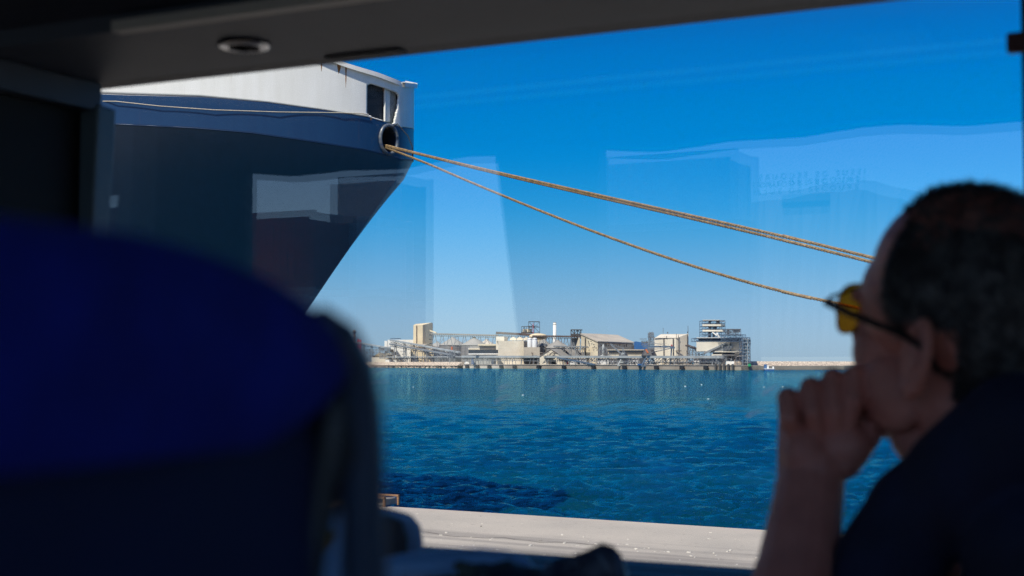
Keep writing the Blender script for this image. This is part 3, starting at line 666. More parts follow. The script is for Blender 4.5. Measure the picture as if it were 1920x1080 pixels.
# silos
silos = [(820,18,640,650,170),(849,25,632,647,100),(889,24,632,647,112),(912,22,636,650,180),(1019,16,634,649,90),(1046,22,637,652,70)]
silo_lb = ['partly hidden silo just right of the cream tower','large corrugated silo with cone roof, nearest and widest of the silos','corrugated silo with cone roof second from the tower','silo behind the factory block with dusty brown cone roof','dark silo right of the two white tanks','dark silo with cone roof under the conveyor bridge near the chimney']
for (px,rp,yt_,ye,of),lb in zip(silos,silo_lb):
    Y = Dq(px)+of; X = (px-960)/F0*Y; r_ = rp*Y/F0
    t = thing('grain_silo',lb,'silo',(X,Y,GZ),'corrugated storage silos')
    q = MB(); n_=36
    zz = np.linspace(GZ,zat(ye,Y),3); q.tube([(X,Y,z) for z in zz],r_,n_,False)
    for k in range(n_): a=2*math.pi*k/n_; q.box((X+math.cos(a)*r_,Y+math.sin(a)*r_,(GZ+zz[-1])/2),(.35,.35,zz[-1]-GZ),rz=a)
    for k in range(6): z = GZ+(zz[-1]-GZ)*(k+1)/6.0; q.tube([(X,Y,z-.12),(X,Y,z+.12)],r_+.12,n_,False)
    q.build('wall',M['silo'],t)
    q = MB(); q.tube([(X,Y,zat(ye,Y)-.3),(X,Y,zat(ye,Y)),(X,Y,zat(yt_+2,Y)),(X,Y,zat(yt_,Y))],[r_+.6,r_+.5,r_*.14,r_*.12],n_); q.build('roof',M['roofg' if of!=180 else 'roofc'],t)
# overhead gallery on silos
def gal(x0,y0,x1,y1,off,wp,label,m='roofg',nl=9,yb=650,nm='overhead_gallery'):
    t = fth(nm,label,'conveyor',(x0+x1)/2,off); s_=mpp((x0+x1)/2); Y = Dq((x0+x1)/2)+off
    A_=P(x0,y0,Y); B_=P(x1,y1,Y); q=MB(); q.bar(A_,B_,4,wp*s_); q.build('casing',M[m],t)
    q=MB(); q.bar(A_-Vector((0,0,wp*s_*1.3)),B_-Vector((0,0,wp*s_*1.3)),4.4,1.0*s_*.6)
    n_=int(abs(x1-x0)/4)
    for k in range(n_+1):
        p=A_.lerp(B_,k/n_); q.bar(p+Vector((0,-2,0)),p+Vector((0,-2,-wp*s_*1.3)),.3)
        if k<n_: p2=A_.lerp(B_,(k+1)/n_); q.bar(p+Vector((0,-2,-wp*s_*1.3)),p2+Vector((0,-2,0)),.25)
    q.build('truss',M['dsteel'],t)
    for k in range(nl):
        p=A_.lerp(B_,(k+.5)/nl); q=MB()
        for sx in (-1,1): q.bar(p+Vector((sx*.8,-1,-wp*s_)),(p.x+sx*3.0,p.y-1,zat(yb,Y)),.55)
        q.bar((p.x-2.2,p.y-1,zat(yb,Y)+3),(p.x+1.6,p.y-1,p.z-4),.35)
        q.build('leg',M['steel'],t)
gal(808,626,934,629,95,3.2,'long grey gallery running over the silo roofs from the tower')
gal(930,624,1000,628,80,4.5,'rusty covered gallery above the factory block','rust',4,640)
gal(998,630,1090,631,85,3.0,'rusty pipe bridge passing in front of the chimney','rust',8,655,'pipe_bridge')
t=fth('chute','cream sloping chute from the tower to the gallery','chute',812,60); q=MB(); fbar(q,806,620,818,624,58,2.2); q.build('casing',M['yellowc'],t)
# scaffold tower on roof
t = fth('scaffold_tower','dark open steel platform frame rising highest above the factory roof','tower',995,70)
q=MB(); lattice(q,978,997,612,624,4,1,70,6,.7); lattice(q,991,1012,603,624,2,2,72,6,.6); q.build('frame',M['dsteel'],t)
q=MB(); fbox(q,992,1010,602.5,603.6,71,8); fbox(q,977,998,622.5,624.5,69,8); fbox(q,990,1008,611,612,71,6); q.build('platform',M['dsteel'],t)
for k in range(4):
    q=MB(); fbox(q,980+k*4.2,983+k*4.2,617,622.5,71,3); q.build('hopper',M['cream'],t)
q=MB(); fbar(q,999.5,606,999.5,640,69,1.0); q.build('mast',M['red'],t)
t=fth('dome_roof','low cream domed roof beside the scaffold tower','building',1010,95); q=MB(); Y=Dq(1008)+95; X=(1008-960)/F0*Y; q.ell((X,Y-30,zat(631,Y-30)),(17/F0*Y,8,6/F0*Y)); q.build('roof',M['yellowc'],t,True); q=MB(); fbox(q,993,1022,630,650,96,10); q.build('wall',M['cream'],t)
# chimney
t=fth('white_chimney','tall white cylindrical chimney behind the pipe bridge','chimney',1040,120); Y=Dq(1040)+120; X=(1040-960)/F0*Y
q=MB(); q.tube([(X,Y,GZ),(X,Y,zat(606,Y))],[3.7/F0*Y,3.0/F0*Y],16); q.build('shaft',M['white'],t,True)
q=MB(); q.tube([(X,Y,zat(609,Y)),(X,Y,zat(604.5,Y))],[3.2/F0*Y,2.6/F0*Y],16); q.build('cap',M['roofc'],t)
# factory block
t=fth('factory_block','cream factory building with a long dark window band','building',930,30)
q=MB(); fbox(q,934,982,639,686,30,34); fbox(q,930,945.5,631,639.1,31,20); fbox(q,930,934,639,686,30.5,20); q.build('wall',M['cream2'],t)
q=MB(); fbox(q,879,934,653,665,30.4,20); fbox(q,896,931,645,648,32,20); q.build('wing',M['cream'],t)
q=MB(); fbox(q,878.5,982.5,655.8,662.5,29.0,2); q.build('window_band',M['dark'],t)
q=MB(); fbox(q,878,981,652.4,655.4,28.0,3) if False else fbox(q,878,929,652.4,655.4,28,3); fbox(q,878,982.5,662.6,664.6,28.0,3); q.build('sill',M['white'],t)
q=MB(); fbox(q,881,930,648.3,652.3,31,16); q.build('roof',M['roofg'],t)
q=MB(); fbox(q,887,921,666,685,29.5,15); q.build('lower_wall',M['steelp'],t)
q=MB(); fbox(q,932,982,666.5,685.5,29.2,3); q.build('base_wall',M['yellowc'],t)
q=MB(); fbox(q,982.1,1012,651,671,28,30); q.build('side_block',M['roofc'],t)
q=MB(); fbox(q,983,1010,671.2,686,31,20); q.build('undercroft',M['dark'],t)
wins(t,[(951.5,954,644.5,646.5),(926,929,677,681)],29.4)
for px in (986,991,1000.5,1008): q=MB(); fbar(q,px,671,px,686,27,1.3); q.build('column',M['steel'],t)
# small gables behind the block
for k,px in enumerate((962,974.5,987)):
    t=fth('pitched_roof','small pale gabled roof behind the factory parapet','roof',px,50,'row of small gabled roofs behind the factory'); q=MB(); Y=Dq(px)+68; X=lambda p:(p-960)/F0*Y
    q.extr([Vector((X(px-6),Y,zat(638,Y))),Vector((X(px+6),Y,zat(638,Y))),Vector((X(px+5.6),Y,zat(634.5,Y))),Vector((X(px),Y,zat(631.5,Y))),Vector((X(px-5.6),Y,zat(634.5,Y)))],Vector((1,12,0))); q.build('roof',M['cream2'],t)
for k,(px,lb) in enumerate(((993.5,'left one of the two white tanks right of the factory block'),(1002.5,'right one of the two white tanks right of the factory block'))):
    t=fth('storage_tank',lb,'tank',px,40,'white storage tanks'); Y=Dq(px)+40; X=(px-960)/F0*Y
    q=MB(); q.tube([(X,Y,GZ+3),(X,Y,zat(636,Y)),(X,Y,zat(634,Y)),(X,Y,zat(633.2,Y))],[4.9/F0*Y,4.9/F0*Y,3.6/F0*Y,1/F0*Y],20); q.build('shell',M['tank'],t,True)
    q=MB(); q.tube([(X,Y,zat(636,Y)),(X,Y,zat(635.6,Y))],5.2/F0*Y,20); q.build('ring',M['steel'],t)
# head house
t=fth('conveyor_head_tower','dark steel head frame with leaning casing left of the big warehouse','tower',1080,70)
q=MB(); lattice(q,1071,1089.5,618,634,3,2,70,8,.9); q.build('frame',M['dsteel'],t)
q=MB(); fbox(q,1070.5,1090,617.6,619,69,10); fbox(q,1071,1090,626,629,69.5,9); q.build('platform',M['dsteel'],t)
q=MB(); Y=Dq(1078)+78; X=lambda p:(p-960)/F0*Y; q.extr([Vector((X(1072),Y,zat(634,Y))),Vector((X(1088),Y,zat(634,Y))),Vector((X(1077),Y,zat(652,Y))),Vector((X(1069),Y,zat(655,Y)))],Vector((0,8,0))); q.build('casing',M['steel'],t)
bld('low_roof','row of grey roofed stores below the pipe bridge',1058,[('wall','dsteel',lambda q: fbox(q,1022,1072,650,686,72,20)),('roof','roofg',lambda q: q.add([FP(1020,650,70),FP(1042,640,76),FP(1072,651,70),FP(1072,655,68),FP(1020,655,68)],[(0,1,2,3,4)]))],72)
bld('flue_column','cream wedge shaped support beside the big warehouse',1083,[('wall','cream',lambda q: q.add([FP(1078,655,62),FP(1085,633,62),FP(1087,633,62),FP(1087,655,62)],[(0,1,2,3)]))],62)
# big warehouse
t=fth('large_warehouse','big cream warehouse with dusty sloping roof in the middle of the plant','warehouse',1140,50)
Y0=Dq(1100)+50
def WP(px,py,dy=0): return P(px,py,Y0+dy)
a,b_,c,d_2 = WP(1089.5,628),WP(1121,643,-22),WP(1189,646,30),WP(1158,628,60)
q=MB(); q.prism([(a.x,a.y),(b_.x,b_.y),(c.x,c.y),(d_2.x,d_2.y)],GZ,0,[a.z,b_.z,c.z,WP(1158,631,60).z]); q.build('wall',M['cream'],t)
q=MB(); rf=[WP(1088.5,627.2,-.5),WP(1121,642.0,-23),WP(1191,644.5,30),WP(1158,630,61),WP(1120,628,40)]; q.extr(rf,Vector((0,0,1.0))); q.build('roof',M['roofc'],t)
q=MB(); xx=WP(1097.5,634,-6.5); q.bar((xx.x,xx.y,GZ+5),(xx.x,xx.y,xx.z),1.0); q.build('downpipe',M['dsteel'],t); q=MB(); xx=WP(1188.5,648,27); q.bar((xx.x,xx.y,GZ+8),(xx.x,xx.y,xx.z),1.0); q.build('downpipe',M['dsteel'],t)
for (px,py,dy) in ((1103,640,-11),(1108,640,-14.5),(1103.5,643,-11.5),(1113.5,646,-18),(1103,652,-11),(1112,652,-17),(1118,652.5,-21)):
    p=WP(px,py,dy-.9); q=MB(); q.box(p,(.9,.5,.7),rz=math.atan2(b_.y-a.y,b_.x-a.x)); q.build('window',M['dark'],t)
q=MB()
for k in range(12):
    f=.1+.75*k/12; p=b_.lerp(c,f); q.bar((p.x-.3,p.y-.6,p.z-2.2),(p.x-.3,p.y-.6,p.z-1.6+.8*((k*7)%3)),.8)
pp=b_.lerp(c,.25); p3=b_.lerp(c,.72); q.bar((pp.x,pp.y-1,pp.z+.4),(p3.x,p3.y-1,p3.z+.2),.7); q.build('roof_ducting',M['rust'],t)
# grey roofed shed
t=fth('gabled_shed','low shed with grey roof and braced white gable in front of the warehouse','shed',1060,16)
Y1=Dq(1035)+14
def SP(px,py,dy=0): return P(px,py,Y1+dy)
g0,g1,g2,r1,e1_ = SP(1012,667),SP(1053,667,-5),SP(1032.5,654.5,-2.5),SP(1103,656,35),SP(1119,667.5,30)
q=MB(); q.add([g0,g1,g2,(g0.x,g0.y,GZ),(g1.x,g1.y,GZ),e1_,(e1_.x,e1_.y,GZ)],[(0,1,2),(0,3,4,1),(1,4,6,5)]); q.build('wall',M['cream2'],t)
q=MB(); q.add([g2+Vector((0,-.6,.3)),g1+Vector((.3,-.6,-.2)),e1_+Vector((0,-.6,0)),r1,g0+Vector((-.5,-.5,-.2)),SP(1092,660,60)],[(0,1,2,3),(0,3,5,4)]); so2=q.build('roof',M['roofg'],t); sm_=so2.modifiers.new('s','SOLIDIFY'); sm_.thickness=.5
q=MB(); 
for (x0,y0,x1,y1) in ((1014,666,1032.5,655),(1032.5,655,1051,666),(1026,659,1038,666.5),(1039,659,1027,666.5),(1026,659,1026,667),(1039,659,1039,667),(1012,667,1053,667)): 
    q.bar(SP(x0,y0,-4.5),SP(x1,y1,-4.5),.35)
q.build('brace',M['rust'],t)
for px in (1056,1078,1092):
    q=MB(); q.bar(SP(px,655.5,6+px*.3-316),SP(px+7,660,4+px*.3-316),.8); q.build('roof_vent',M['dsteel'],t)
wins(t,[(1012,1015,681,686),(1034,1042,675,686)],12,'door')
conv(1040,649,1100,650.5,34,2.2,5,label='grey elevated walkway behind the gabled shed',name='elevated_walkway',m='steel')
# blue shed
bld('blue_shed','small bright blue shed glimpsed between the two warehouses',1200,[('wall','bluem',lambda q: q.add([FP(1189,641,80),FP(1192,640,80),FP(1216,644,80),FP(1216,660,80),FP(1189,660,80)],[(0,1,2,3,4)]))],80)
# white low sheds behind the quay
for x0,x1,lb in ((1065,1100,'white low store right of the gabled shed behind the truss legs'),(1120,1160,'white wall of the long low store behind the left loader'),(1160,1215,'white low store between the two ship loaders'),(1300,1345,'white low store under the long gallery near the open shed')):
    t=fth('low_store',lb,'shed',(x0+x1)/2,26); q=MB(); fbox(q,x0,x1,672,686,26,14); q.build('wall',M['tank'],t); q=MB(); fbox(q,x0-.5,x1+.5,670.6,671.9,25,16); q.build('roof',M['cream2'],t)
    wins(t,[(x0+(x1-x0)*f,x0+(x1-x0)*f+3,679,686) for f in (.15,.5,.8)],25.3,'door')
t=fth('low_office','flat cream office strip with dark window line behind the loaders','building',1170,44); q=MB(); fbox(q,1140,1213,657,672,44,14); q.build('wall',M['cream'],t); q=MB(); fbox(q,1138,1215,655,656.8,43,17); q.build('roof',M['roofc'],t); q=MB(); fbox(q,1141,1212,658.5,661,43,1); q.build('window_band',M['dark'],t)
t=fth('lime_silo','slim pale grey silo standing against the big warehouse','silo',1131,34); Y=Dq(1131)+34; X=(1131-960)/F0*Y; q=MB(); q.tube([(X,Y,GZ),(X,Y,zat(650,Y)),(X,Y,zat(645,Y))],[2.4/F0*Y,2.4/F0*Y,.4/F0*Y],14); q.build('shell',M['steelp'],t,True)
q=MB(); lattice(q,1124,1138,652,672,2,2,32,5,.6); q.build('frame',M['steel'],t)
# tall white block
t=fth('tall_white_block','tall plain white block with thin dark downpipes right of the mast','building',1258,45)
q=MB(); Y=Dq(1258)+45; X=lambda p:(p-960)/F0*Y
q.prism([(X(1226),Y-2),(X(1290),Y-8),(X(1291.5),Y+30),(X(1228),Y+36)],GZ,0,[zat(634,Y),zat(625,Y),zat(625,Y),zat(631,Y)]) if False else q.prism([(X(1227),Y),(X(1266),Y-5),(X(1290.5),Y-1),(X(1291.5),Y+28),(X(1247),Y+30)],GZ,0,[zat(634,Y),zat(634.5,Y),zat(625.5,Y),zat(625,Y),zat(625,Y)]); q.build('wall',M['cream2'],t)
q=MB()
for px,yt_,dy in ((1243.5,634,-2.6),(1260.5,634,-4.8),(1288,627,-2)): q.bar((X(px),Y+dy-.3,zat(672,Y)),(X(px),Y+dy-.3,zat(yt_,Y)),.55)
q.bar((X(1249),Y-3.5,zat(634,Y)),(X(1249),Y-3.5,zat(630,Y)),.4); q.bar((X(1266.5),Y-5.3,zat(634,Y)),(X(1266.5),Y-5.3,zat(626,Y)),.3); q.bar((X(1270),Y-5.6,zat(672,Y)),(X(1270.5),Y-5.2,zat(628,Y)),.35)
q.bar((X(1227),Y-.6,zat(634.2,Y)),(X(1272),Y-5.5,zat(634.2,Y)),.35); q.bar((X(1265),Y-5.6,zat(658,Y)),(X(1276),Y-5.0,zat(658,Y)),.5)
q.build('downpipe',M['dsteel'],t)
q=MB(); q.bar((X(1290),Y,zat(625,Y)),(X(1290),Y,zat(611,Y)),.3); q.bar((X(1246),Y+10,zat(625,Y)),(X(1246),Y+10,zat(614,Y)),.25); q.bar((X(1254.5),Y+10,zat(625,Y)),(X(1254.5),Y+10,zat(622,Y)),.7);q.bar((X(1289.5),Y,zat(625,Y)),(X(1289.5),Y,zat(621.5,Y)),.7); q.build('antenna',M['dsteel'],t)
# mast tower
t=fth('lattice_mast','dense grey lattice mast with platforms behind the main loader','tower',1221,38)
q=MB(); lattice(q,1217,1227,632,672,2,9,38,6,.7); lattice(q,1204,1218,639,647,3,2,39,5,.6); lattice(q,1216,1226,624,633,3,3,38,5,.6)
rr_=random.Random(4)
for k in range(26): x=1221+rr_.uniform(-5,5); y=rr_.uniform(622,640); fbar(q,x,y,x+rr_.uniform(-3,3),y+rr_.uniform(-3,3),38,.8)
q.build('frame',M['steel'],t); q=MB(); fbox(q,1199,1212,635,636,38,5); fbox(q,1204,1214,641,642.5,38,5); fbox(q,1214,1228,652,653.4,37,7); fbox(q,1215,1227,644,645,37,7); q.build('platform',M['steel'],t)
# ship loaders
def loader(px,base,label,boomx,boomy,big=1.0,m='steelb'):
    t=fth('ship_loader',label,'crane',px,4)
    top=GZ; q=MB()
    for sx in (-1,1):
        for sy in (0,8):
            q.bar(P(px+sx*11*big,base,Dq(px)+4+sy),P(px+sx*4*big,base-14*big,Dq(px)+6+sy*.5),1.0)
    q.bar(P(px-12*big,base-1,Dq(px)+4),P(px+12*big,base-1,Dq(px)+4),1.2); q.bar(P(px-8*big,base-7*big,Dq(px)+5),P(px+8*big,base-7*big,Dq(px)+5),.8)
    q.build('portal',M[m],t)
    q=MB(); a=P(px,base-14*big,Dq(px)+9); 
    q.tube([a,a+Vector((0,0,1.2)),a+Vector((0,0,4.8*big))],[4.2*big,4.6*big,2.6*big],10); q.build('turret',M['bluem' if m=='bluem' else 'dsteel'],t)
    q=MB(); fbox(q,px-4.5*big,px+3.5*big,base-27*big,base-18*big,6,5); q.build('cab',M[m],t)
    q=MB(); 
    fbar(q,px-2,base-26*big,px-1,base-37*big,7,1.2); fbar(q,px+2,base-26*big,px-1,base-37*big,7,1.0); fbar(q,px-1,base-37*big,boomx,boomy,7,.6); fbar(q,px,base-20*big,boomx,boomy+1,7,1.5); fbar(q,px-3,base-24*big,boomx,boomy-1,7,.7)
    q.build('boom',M['steel'],t)
    return t
loader(1169,686,'smaller pale blue ship loader with boom raised to the left',1145,645,.92,'steelp')
t=loader(1217,687,'large blue ship loader with long horizontal boom at the quay centre',1262,651,1.25,'steelb')
q=MB(); fbox(q,1205,1262,648.5,651.5,6,3); q.build('main_boom',M['steelb'],t); q=MB(); fbox(q,1256,1265,650,653.5,5,4); fbar(q,1259,653,1258,672,6,2.2); fbar(q,1258,672,1257,686,6,3.0); q.build('spout',M['steelb'],t)
q=MB(); fbox(q,1258,1260.5,646,649,6,2); q.build('beacon',M['red'],t); q=MB(); fbar(q,1211,655,1215,662,3,2); q.build('counterweight',M['orange'],t)
q=MB()
for k in range(6): fbar(q,1208+k*9,648,1208+k*9,645,6,.4)
fbar(q,1207,645,1250,643.5,6,.4); q.build('handrail',M['steel'],t)
t=fth('mobile_hopper','blue travelling hopper low on the quay at the main loader','machine',1205,0); q=MB(); fbox(q,1195,1216,682,685,0,5); q.build('chassis',M['bluem'],t); q=MB(); q.extr([FP(1199,672,1),FP(1210,670,1),FP(1208,680,1),FP(1202,682,1)],Vector((0,5,0))); q.build('bin',M['dsteel'],t)
# galleries along quay
conv(725,669.5,1040,668.5,6,1.8,16,label='long low pipe gallery at left running in front of the silos',name='pipe_gallery',m='steelp',truss=True)
conv(868,668.6,1352,669.5,4,4.2,26,label='very long pale covered gallery crossing the whole plant above the quay',m='steelp')
conv(1180,678.5,1345,680,9,1.6,9,label='lower grey conveyor under the long gallery near the loaders',m='steel')
conv(733,637.5,862,661,8,2.6,7,label='upper inclined conveyor sloping down from the white block at left',m='steelp')
conv(732,645,855,667,4,2.2,6,label='second inclined conveyor just below the upper one at left',m='steel')
conv(660,641,735,653,30,2.2,5,label='inclined conveyor behind the seat edge at far left',m='steelp')
conv(1048,671,1118,684,1,2.2,3,label='short dark conveyor sloping down in front of the gabled shed',m='steelb')
t=fth('conveyor_junction','tangle of steel where the left conveyors meet','tower',852,4); q=MB(); lattice(q,843,862,658,686,4,5,4,8,.7); q.build('frame',M['steel'],t)
t=fth('conveyor_junction','steel transfer frame at the top of the left conveyors','tower',725,10); q=MB(); lattice(q,712,744,652,672,7,4,10,8,.75); lattice(q,662,712,655,686,8,5,34,8,.6); q.build('frame',M['steel'],t); q=MB(); 
for (x,y,w,h) in ((714,653,5,4),(722,658,4,5),(731,655,5,5),(738,660,4,6),(727,665,8,3)): fbox(q,x,x+w,y,y+h,12,4)
q.build('equipment',M['dsteel'],t)
t=fth('orange_tank','small orange marker tank on the second silo','tank',847,70); q=MB(); fbox(q,845.5,848.5,650,656,70,3); q.build('body',M['orange'],t)
# open sided shed
t=fth('open_shed','open sided shed with dark sloping roof left of the multi storey plant','shed',1303,30)
q=MB(); q.extr([FP(1291,646,30),FP(1317,656,30),FP(1317.5,658,30),FP(1291,648.4,30)],Vector((0,20,0))); q.build('roof',M['rust'],t)
q=MB(); lattice(q,1292,1316,657,672,4,2,31,16,.8); lattice(q,1293,1303,650,657,2,1,31,12,.7); q.build('frame',M['steel'],t)
# multi-storey plant
t=fth('process_building','white multi storey plant building with open framed floors on top','building',1360,30)
q=MB(); fbox(q,1305.5,1393,639.5,658.5,30,34); fbox(q,1340,1393,658.4,660,29.8,34); q.build('wall',M['cream2'],t)
q=MB(); fbox(q,1334,1395,664,667.5,27,36); fbox(q,1352,1392,658.9,660.4,28,30); q.build('floor_slab',M['cream2'],t)
q=MB(); fbox(q,1306,1394,632.6,633.8,29,36); q.build('roof_slab',M['white'],t)
q=MB(); lattice(q,1306,1393,633.8,639.6,13,1,30,30,.8); q.build('upper_frame',M['steelb'],t)
q=MB(); fbox(q,1310,1390,635,639.4,44,4); q.build('inner_wall',M['dsteel'],t)
q=MB(); lattice(q,1318,1359.5,601,632.6,4,6,34,18,.75); q.build('tower_frame',M['steelb'],t)
for y0,y1 in ((608,611.4),(618.4,621.6)):
    q=MB(); fbox(q,1317,1360,y0,y1,33,20); q.build('floor_band',M['cream2'],t)
q=MB(); fbox(q,1317.5,1349,599.6,601.2,33,20); q.add([FP(1349,600,33),FP(1360,603.5,33),FP(1360,604.6,50),FP(1349,601.2,50)],[(0,1,2,3)]); q.build('tower_roof',M['cream2'],t)
q=MB(); 
for (x0,x1,y0,y1) in ((1328,1333,601.6,608),(1343,1350,601.8,608),(1329,1334,612,618),(1336,1344,613,618),(1327,1333,622,632),(1336,1340,625,632)): fbox(q,x0,x1,y0,y1,42,5)
q.build('equipment',M['dsteel'],t)
q=MB(); fbar(q,1336,623,1352,635,32,1.5); fbar(q,1344,624,1349,634,31,2); q.build('stair',M['white'],t)
q=MB(); fbox(q,1362,1389,616.5,617.5,36,14); lattice(q,1362,1389,617.5,627,6,2,36,14,.7); fbox(q,1363,1368,618,627,40,6); fbox(q,1375,1388,618,622,40,6); q.build('roof_cooler',M['steel'],t)
q=MB(); lattice(q,1336,1392,667.5,686,8,2,30,26,1.0); q.build('lower_frame',M['steelp'],t)
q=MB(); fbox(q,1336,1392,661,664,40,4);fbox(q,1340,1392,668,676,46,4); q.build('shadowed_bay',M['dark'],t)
q=MB(); Y=Dq(1345)+24; q.extr([P(1320,661,Y),P(1362,642,Y),P(1365,643.5,Y),P(1322,664,Y)],Vector((0,6,0))); q.extr([P(1356,648,Y+1),P(1375.5,648,Y+1),P(1370,656.5,Y+1),P(1330,662,Y+1)],Vector((0,4,0))); q.build('loading_ramp',M['steel'],t)
q=MB(); fbar(q,1354,648,1354,670,24,1.2); fbar(q,1333,658,1333,670,24,1.2); q.build('ramp_column',M['steelp'],t)
wins(t,[(1368.5,1370.5,643,648),(1391,1392.5,643,649)],29.3)
q=MB(); fbox(q,1361,1376,677.5,686.5,10,10); q.build('kiosk_wall',M['white'],t)
t=fth('pipe_rack_tower','blue grey pipe rack tower at the right end of the plant','tower',1400,26)
q=MB(); lattice(q,1392,1406,633,687,3,9,26,12,1.1); lattice(q,1352,1398,627.5,640,8,2,27,20,.9); q.build('frame',M['steelb'],t)
q=MB()
for k in range(8): fbox(q,1393,1407,636+k*6.2,637+k*6.2,25,12)
rr_=random.Random(9)
for k in range(34): x=rr_.uniform(1392,1405); y=rr_.uniform(636,684); fbox(q,x,x+rr_.uniform(1,3),y,y+rr_.uniform(1,4),27+rr_.uniform(0,8),2)
q.build('equipment',M['steel'],t)
q=MB()
for px in (1394,1398,1401.5): fbar(q,px,634,px,686,25,.9)
q.build('pipe',M['steelp'],t)
t=fth('transfer_tower','dark steel transfer tower where the long gallery ends','tower',1350,6); q=MB(); lattice(q,1342,1361,667,687,4,3,6,10,1.0); q.build('frame',M['steel'],t); q=MB(); fbox(q,1347,1353,671,680,8,5); fbox(q,1354,1359,674,683,8,5); q.build('hopper',M['dsteel'],t)
t=fth('green_container','small green container beside the pipe rack tower','container',1405,10); q=MB(); fbox(q,1402,1407,682,687,8,4); q.build('box',M['green'],t)
# dense pipework and plant between the sheds and the long gallery
for zi,(x0,x1,y0,y1,of,lb) in enumerate(((742,842,655,684,20,'tangled pipework and bins under the left inclined conveyors'),(985,1012,660,685,24,'pipe frames in the dark undercroft right of the factory'),(1100,1160,660,684,15,'grey pipework between the gabled shed and the small loader'),(1228,1300,668,685,14,'pipework and frames at the foot of the tall white block'),(1300,1345,660,685,20,'pipework under and beside the open sided shed'),(1340,1392,660,685,18,'machinery on the lower floors of the process building'))):
    t=fth('pipework',lb,'pipework',(x0+x1)/2,of); rr_=random.Random(50+zi); qa,qb,qc=MB(),MB(),MB()
    for k in range(int((x1-x0)*.9)):
        x=rr_.uniform(x0,x1); y=y1-(y1-y0)*rr_.random()**1.4; w=rr_.uniform(.8,3.2); h=rr_.uniform(.8,3); q_=(qa,qb,qc)[rr_.randrange(3)]; m=rr_.random()
        if m<.4: fbox(q_,x,x+w,y,min(y+h,y1+1),of+rr_.uniform(0,9),2)
        elif m<.7: fbar(q_,x,y,x,y1+2,of+rr_.uniform(0,9),.6)
        else: fbar(q_,x,y,x+rr_.uniform(3,12),y+rr_.uniform(-2,2),of+rr_.uniform(0,9),.7)
    qa.build('steelwork',M['steel'],t); qb.build('pipe',M['rust' if zi%2 else 'steelp'],t); qc.build('equipment',M['roofc' if zi%2 else 'tank'],t)
# small quay clutter: vehicles and stacks
clut=[(835,842,680,684,'red','parked_truck','red lorry parked in front of the large silo','truck'),(848,858,681,685,'tank','parked_van','white van parked right of the red lorry','van'),(871,880,678,684,'white','parked_van','white box van parked by the end of the silos','van'),(884,889,671,684,'bluem','blue_kiosk','narrow blue kiosk left of the grey wall','kiosk'),(795,803,681,685,'dsteel','parked_truck','dark lorry standing on the shore below the tower','truck'),(752,761,678,683,'dsteel','parked_car','dark car parked above the rocks left of the tower','car'),(1061,1066,678,684,'red','parked_truck','small red tractor below the gabled shed','tractor'),(1069,1080,683,687,'roofc','material_stack','low orange tinted stack on the quay by the short conveyor','stack'),(1236,1246,680,685.5,'yellowc','parked_loader','small yellow loader under the main boom','loader'),(1285,1296,682,687,'rust','material_stack','rust brown stack on the quay right of the spout','stack'),(1318,1330,682,687,'dsteel','material_stack','dark stack on the quay under the open shed','stack')]
for x0,x1,y0,y1,m,nm,lb,ct in clut:
    px=(x0+x1)/2; t=fth(nm,lb,ct,px,3); Y=Dq(px)+3; s_=Y/F0
    if ct in ('truck','van','car','tractor','loader'):
        zt_=zat(y0,Y); X0=(x0-960)*s_; X1=(x1-960)*s_; L_=X1-X0; h=zt_-GZ
        q=MB(); q.box((X0+L_*.60,Y+1.2,GZ+h*.6),(L_*.76,2.4,h*.7)); bevel(q.build('body',M[m],t),.1)
        q=MB(); q.box((X0+L_*.11,Y+1.2,GZ+h*.48),(L_*.2,2.3,h*.52)); q.build('cab',M['tank'],t)
        for f in (.16,.7,.88):
            q=MB(); q.tube([(X0+L_*f,Y-.05,GZ+.45),(X0+L_*f,Y+.3,GZ+.45)],.45,10); q.build('wheel',M['rubber'],t)
    else:
        q=MB()
        for k in range(3): fbox(q,x0+k*.4,x1-k*.5,y0+(y1-y0)*(2-k)/3,y0+(y1-y0)*(3-k)/3-.3,3,3)
        q.build('body',M[m],t)
# small work boat
Yb=880; X=lambda p:(p-960)/F0*Yb
t=thing('work_boat','small grey work barge with white wheelhouse in front of the breakwater','boat',(X(1442),Yb,WZ))
q=MB(); q.extr([Vector((X(1432.5),Yb,WZ+1.0)),Vector((X(1434),Yb,WZ-.3)),Vector((X(1450),Yb,WZ-.3)),Vector((X(1452),Yb,WZ+1.0))],Vector((0,4,0))); q.build('hull',M['bluem'],t)
q=MB(); q.box((X(1442),Yb+2,WZ+1.2),(X(1451)-X(1433),4.2,.5)); q.build('deck',M['tank'],t)
q=MB(); q.box((X(1435.5),Yb+2,WZ+2.6),(1.6,2,2.6)); q.build('wheelhouse',M['bluem'],t); q=MB(); q.box((X(1439.5),Yb+2,WZ+2.4),(1.2,2,2.2)); q.build('locker',M['white'],t)
q=MB(); q.box((X(1450),Yb+2,WZ+2.0),(.9,1.2,1.4)); q.build('winch',M['white'],t)
